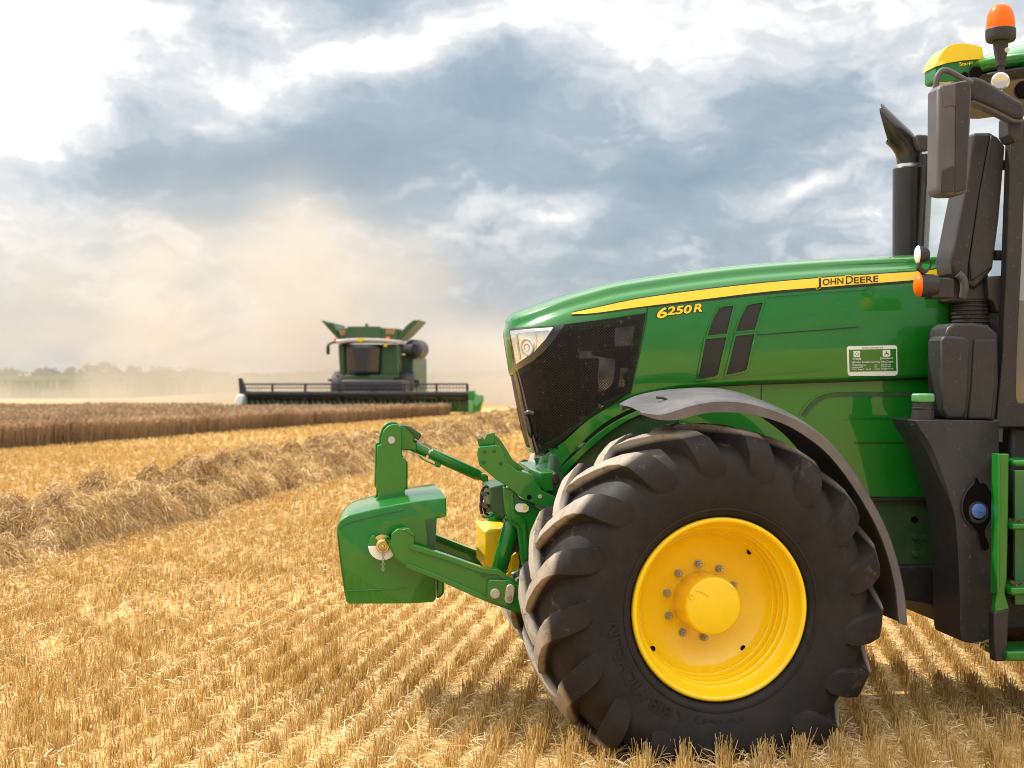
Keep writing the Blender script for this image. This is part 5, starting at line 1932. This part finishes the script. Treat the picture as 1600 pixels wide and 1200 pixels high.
for (d0, d1, dens, w) in ((17, 30, 150, .009), (30, 45, 120, .012), (45, 61, 90, .016)):
    n = int(wedge_area(d0, d1, 6) * dens)
    c = scatter(n, d0, d1, 6)
    # denser along the cut edge
    ne = int((d1 - d0) * 900)
    de = d0 + (d1 - d0) * RNG.random(ne)
    ce = np.column_stack([wheat_edge_x(de) - RNG.random(ne) ** 1.5 * 1.4 + .1, de])
    c = np.concatenate([c, ce])
    c = c[in_wheat(c)]
    n = len(c)
    h = (.56 - .0052 * np.clip(c[:, 1] - 35, 0, 25)) * (.86 + .16 * vnoise(c[:, 0] * .8, c[:, 1] * .5, 62) + .10 * vnoise(c[:, 0] * 3, c[:, 1] * 2, 64)) + RNG.normal(0, .034, n)
    lean = RNG.normal(0, .10, (n, 2)) * h[:, None]
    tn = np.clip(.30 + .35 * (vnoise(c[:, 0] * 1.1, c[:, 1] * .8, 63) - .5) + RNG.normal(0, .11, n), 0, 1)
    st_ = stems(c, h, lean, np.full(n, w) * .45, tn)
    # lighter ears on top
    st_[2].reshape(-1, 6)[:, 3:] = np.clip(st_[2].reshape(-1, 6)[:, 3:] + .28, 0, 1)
    parts.append(st_)
    top = np.column_stack([c + lean, h - .02])
    th = RNG.random(n) * 6.28
    D = np.stack([np.cos(th) * .6, np.sin(th) * .6, np.full(n, .55)], 1)
    D /= np.linalg.norm(D, axis=1, keepdims=True)
    parts.append(ribbons(top, D, np.full(n, .10), np.full(n, w) * 1.3, .0 * h, np.clip(tn + .25, 0, 1)))
J = join(parts)
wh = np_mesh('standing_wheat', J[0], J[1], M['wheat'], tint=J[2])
tag(wh, 'uncut strip of ripe brown cereal standing in front of the combine', 'wheat', kind='stuff')
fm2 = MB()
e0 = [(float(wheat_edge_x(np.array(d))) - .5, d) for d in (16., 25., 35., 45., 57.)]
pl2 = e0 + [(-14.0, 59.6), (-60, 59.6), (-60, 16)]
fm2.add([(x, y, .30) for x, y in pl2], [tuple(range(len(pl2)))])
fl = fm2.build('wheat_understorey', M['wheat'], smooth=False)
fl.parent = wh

# far green crop, tree line
def blades(n, x0, x1, y0, y1, h0, h1, w, seed):
    c = np.column_stack([x0 + (x1 - x0) * RNG.random(n), y0 + (y1 - y0) * RNG.random(n) ** 1.5])
    hh = (h0 + (h1 - h0) * RNG.random(n)) * (.8 + .4 * vnoise(c[:, 0] * .05, c[:, 1] * .02, seed))
    return c, hh


parts = []
c, hh = blades(42000, -95, -27, 98, 300, 1.0, 1.45, .3, 71)
parts.append(stems(c, hh, RNG.normal(0, .15, c.shape), .10 + .0008 * c[:, 1], np.clip(RNG.normal(.5, .3, len(c)), 0, 1)))
c, hh = blades(14000, -60, -10, 240, 420, .4, .8, .3, 72)
parts.append(stems(c, hh, RNG.normal(0, .15, c.shape), .10 + .0008 * c[:, 1], np.clip(RNG.normal(.7, .3, len(c)), 0, 1)))
J = join(parts)
gc = np_mesh('green_crop', J[0], J[1], M['crop'], tint=J[2])
tag(gc, 'strip of low green crop far behind the ripe field at the left edge', 'crop field', kind='stuff')

parts = []
rg = np.random.default_rng(77)
TREES = []
for k in range(230):
    x = -330 + k * 2.6 + rg.normal(0, 1.5)
    TREES.append((x, 640 + rg.normal(0, 30), 4.2 + 3.6 * rg.random(), 2.2 + 1.3 * rg.random() + 1.0 * math.sin(k * .21)))
for px_, hgt, wd_ in ((60, 4.6, 5), (82, 5.2, 5), (108, 4.8, 4), (140, 7.0, 8), (150, 6.4, 6), (165, 7.6, 8), (178, 6.2, 6), (205, 6.0, 5), (212, 5.6, 5), (255, 5.4, 8), (300, 4.8, 8), (20, 4.0, 7)):
    TREES.append(((px_ - CX) / FPX * 640, 640, wd_, hgt))
for (x, y, wd_, hgt) in TREES:
    n = 170
    nb = 7
    cb_ = np.column_stack([rg.normal(0, wd_ * .30, nb), rg.normal(0, wd_ * .30, nb), hgt * (.30 + .55 * rg.random(nb))])
    q = cb_[rg.integers(0, nb, n)] + rg.normal(0, 1, (n, 3)) * np.array([wd_ * .16, wd_ * .16, hgt * .10])
    q[:, 2] = np.clip(q[:, 2], .1, hgt * 1.02)
    p = q + np.array([x, y, 0])
    D = rg.normal(0, 1, (n, 3))
    D /= np.linalg.norm(D, axis=1, keepdims=True)
    parts.append(ribbons(p, D, np.full(n, .9), np.full(n, .7), np.zeros(n), np.clip(rg.normal(.5, .3, n), 0, 1)))
    parts.append(stems(np.array([[x, y]]), np.array([hgt * .5]), np.array([[0.0, 0.0]]), np.array([.18]), np.array([.0])))
J = join(parts)
tl_ = np_mesh('treeline', J[0], J[1], M['foliage'], tint=J[2])
tag(tl_, 'hazy far-off line of trees on the horizon', 'tree line', kind='stuff')

# ================================================================== DUST raised by the combine
DX0, DX1, DY0, DY1, DZ1 = -62.0, 16.0, 69.5, 112.0, 19.0
db_ = MB()
db_.box((DX0, DY0, .02), (DX1, DY1, DZ1))
dust = db_.build('dust_cloud', M['black'], smooth=False)
tag(dust, 'tan cloud of harvest dust drifting up behind the combine', 'dust', kind='stuff')
dm = bpy.data.materials.new('dust_air')
dm.use_nodes = True
nt = dm.node_tree
nt.nodes.clear()
out = nt.nodes.new('ShaderNodeOutputMaterial')
pv = nt.nodes.new('ShaderNodeVolumePrincipled')
nt.links.new(pv.outputs[0], out.inputs['Volume'])
pv.inputs['Color'].default_value = (.68, .64, .585, 1)
pv.inputs['Anisotropy'].default_value = .25
tcn = nt.nodes.new('ShaderNodeTexCoord')


def dmath(op, a, b=None, c=None, clamp=False):
    n = nt.nodes.new('ShaderNodeMath')
    n.operation = op
    n.use_clamp = clamp
    for i, x in enumerate((a, b, c)):
        if x is None:
            continue
        if isinstance(x, (int, float)):
            n.inputs[i].default_value = x
        else:
            nt.links.new(x, n.inputs[i])
    return n.outputs[0]


mp = nt.nodes.new('ShaderNodeMapping')
mp.inputs['Scale'].default_value = (1, .8, 1.3)
nt.links.new(tcn.outputs['Object'], mp.inputs[0])
nz = nt.nodes.new('ShaderNodeTexNoise')
nz.inputs['Scale'].default_value = .16
nz.inputs['Detail'].default_value = 5
nz.inputs['Roughness'].default_value = .6
nt.links.new(mp.outputs[0], nz.inputs['Vector'])
PUFFS = [((-9.5, 74, 2), (5, 8, 4.2), .085), ((-13, 80, 5), (6, 10, 5), .045), ((-20, 84, 3), (12, 14, 5), .030), ((-34, 90, 3), (20, 16, 5), .016),
         ((-14, 86, 9.0), (5, 9, 3.0), .030), ((-28, 90, 9), (16, 14, 3.0), .010), ((-3, 76, 1), (4, 8, 2.2), .07), ((1.5, 82, .8), (9, 10, 2.8), .075), ((-24, 76, .2), (30, 10, .9), .085)]
tot = None
for (c, r, a) in PUFFS:
    m_ = nt.nodes.new('ShaderNodeMapping')
    m_.vector_type = 'TEXTURE'
    m_.inputs['Location'].default_value = c
    m_.inputs['Scale'].default_value = r
    nt.links.new(tcn.outputs['Object'], m_.inputs[0])
    d_ = nt.nodes.new('ShaderNodeVectorMath')
    d_.operation = 'DOT_PRODUCT'
    nt.links.new(m_.outputs[0], d_.inputs[0])
    nt.links.new(m_.outputs[0], d_.inputs[1])
    g = dmath('POWER', .42, d_.outputs['Value'])
    tot = dmath('MULTIPLY', g, a) if tot is None else dmath('MULTIPLY_ADD', g, a, tot)
nf = dmath('MULTIPLY_ADD', nz.outputs['Fac'], 7.0, -2.55, clamp=False)
nf = dmath('MAXIMUM', nf, .16)
dens = dmath('MULTIPLY', tot, nf)
nt.links.new(dens, pv.inputs['Density'])
dust.data.materials.clear()
dust.data.materials.append(dm)
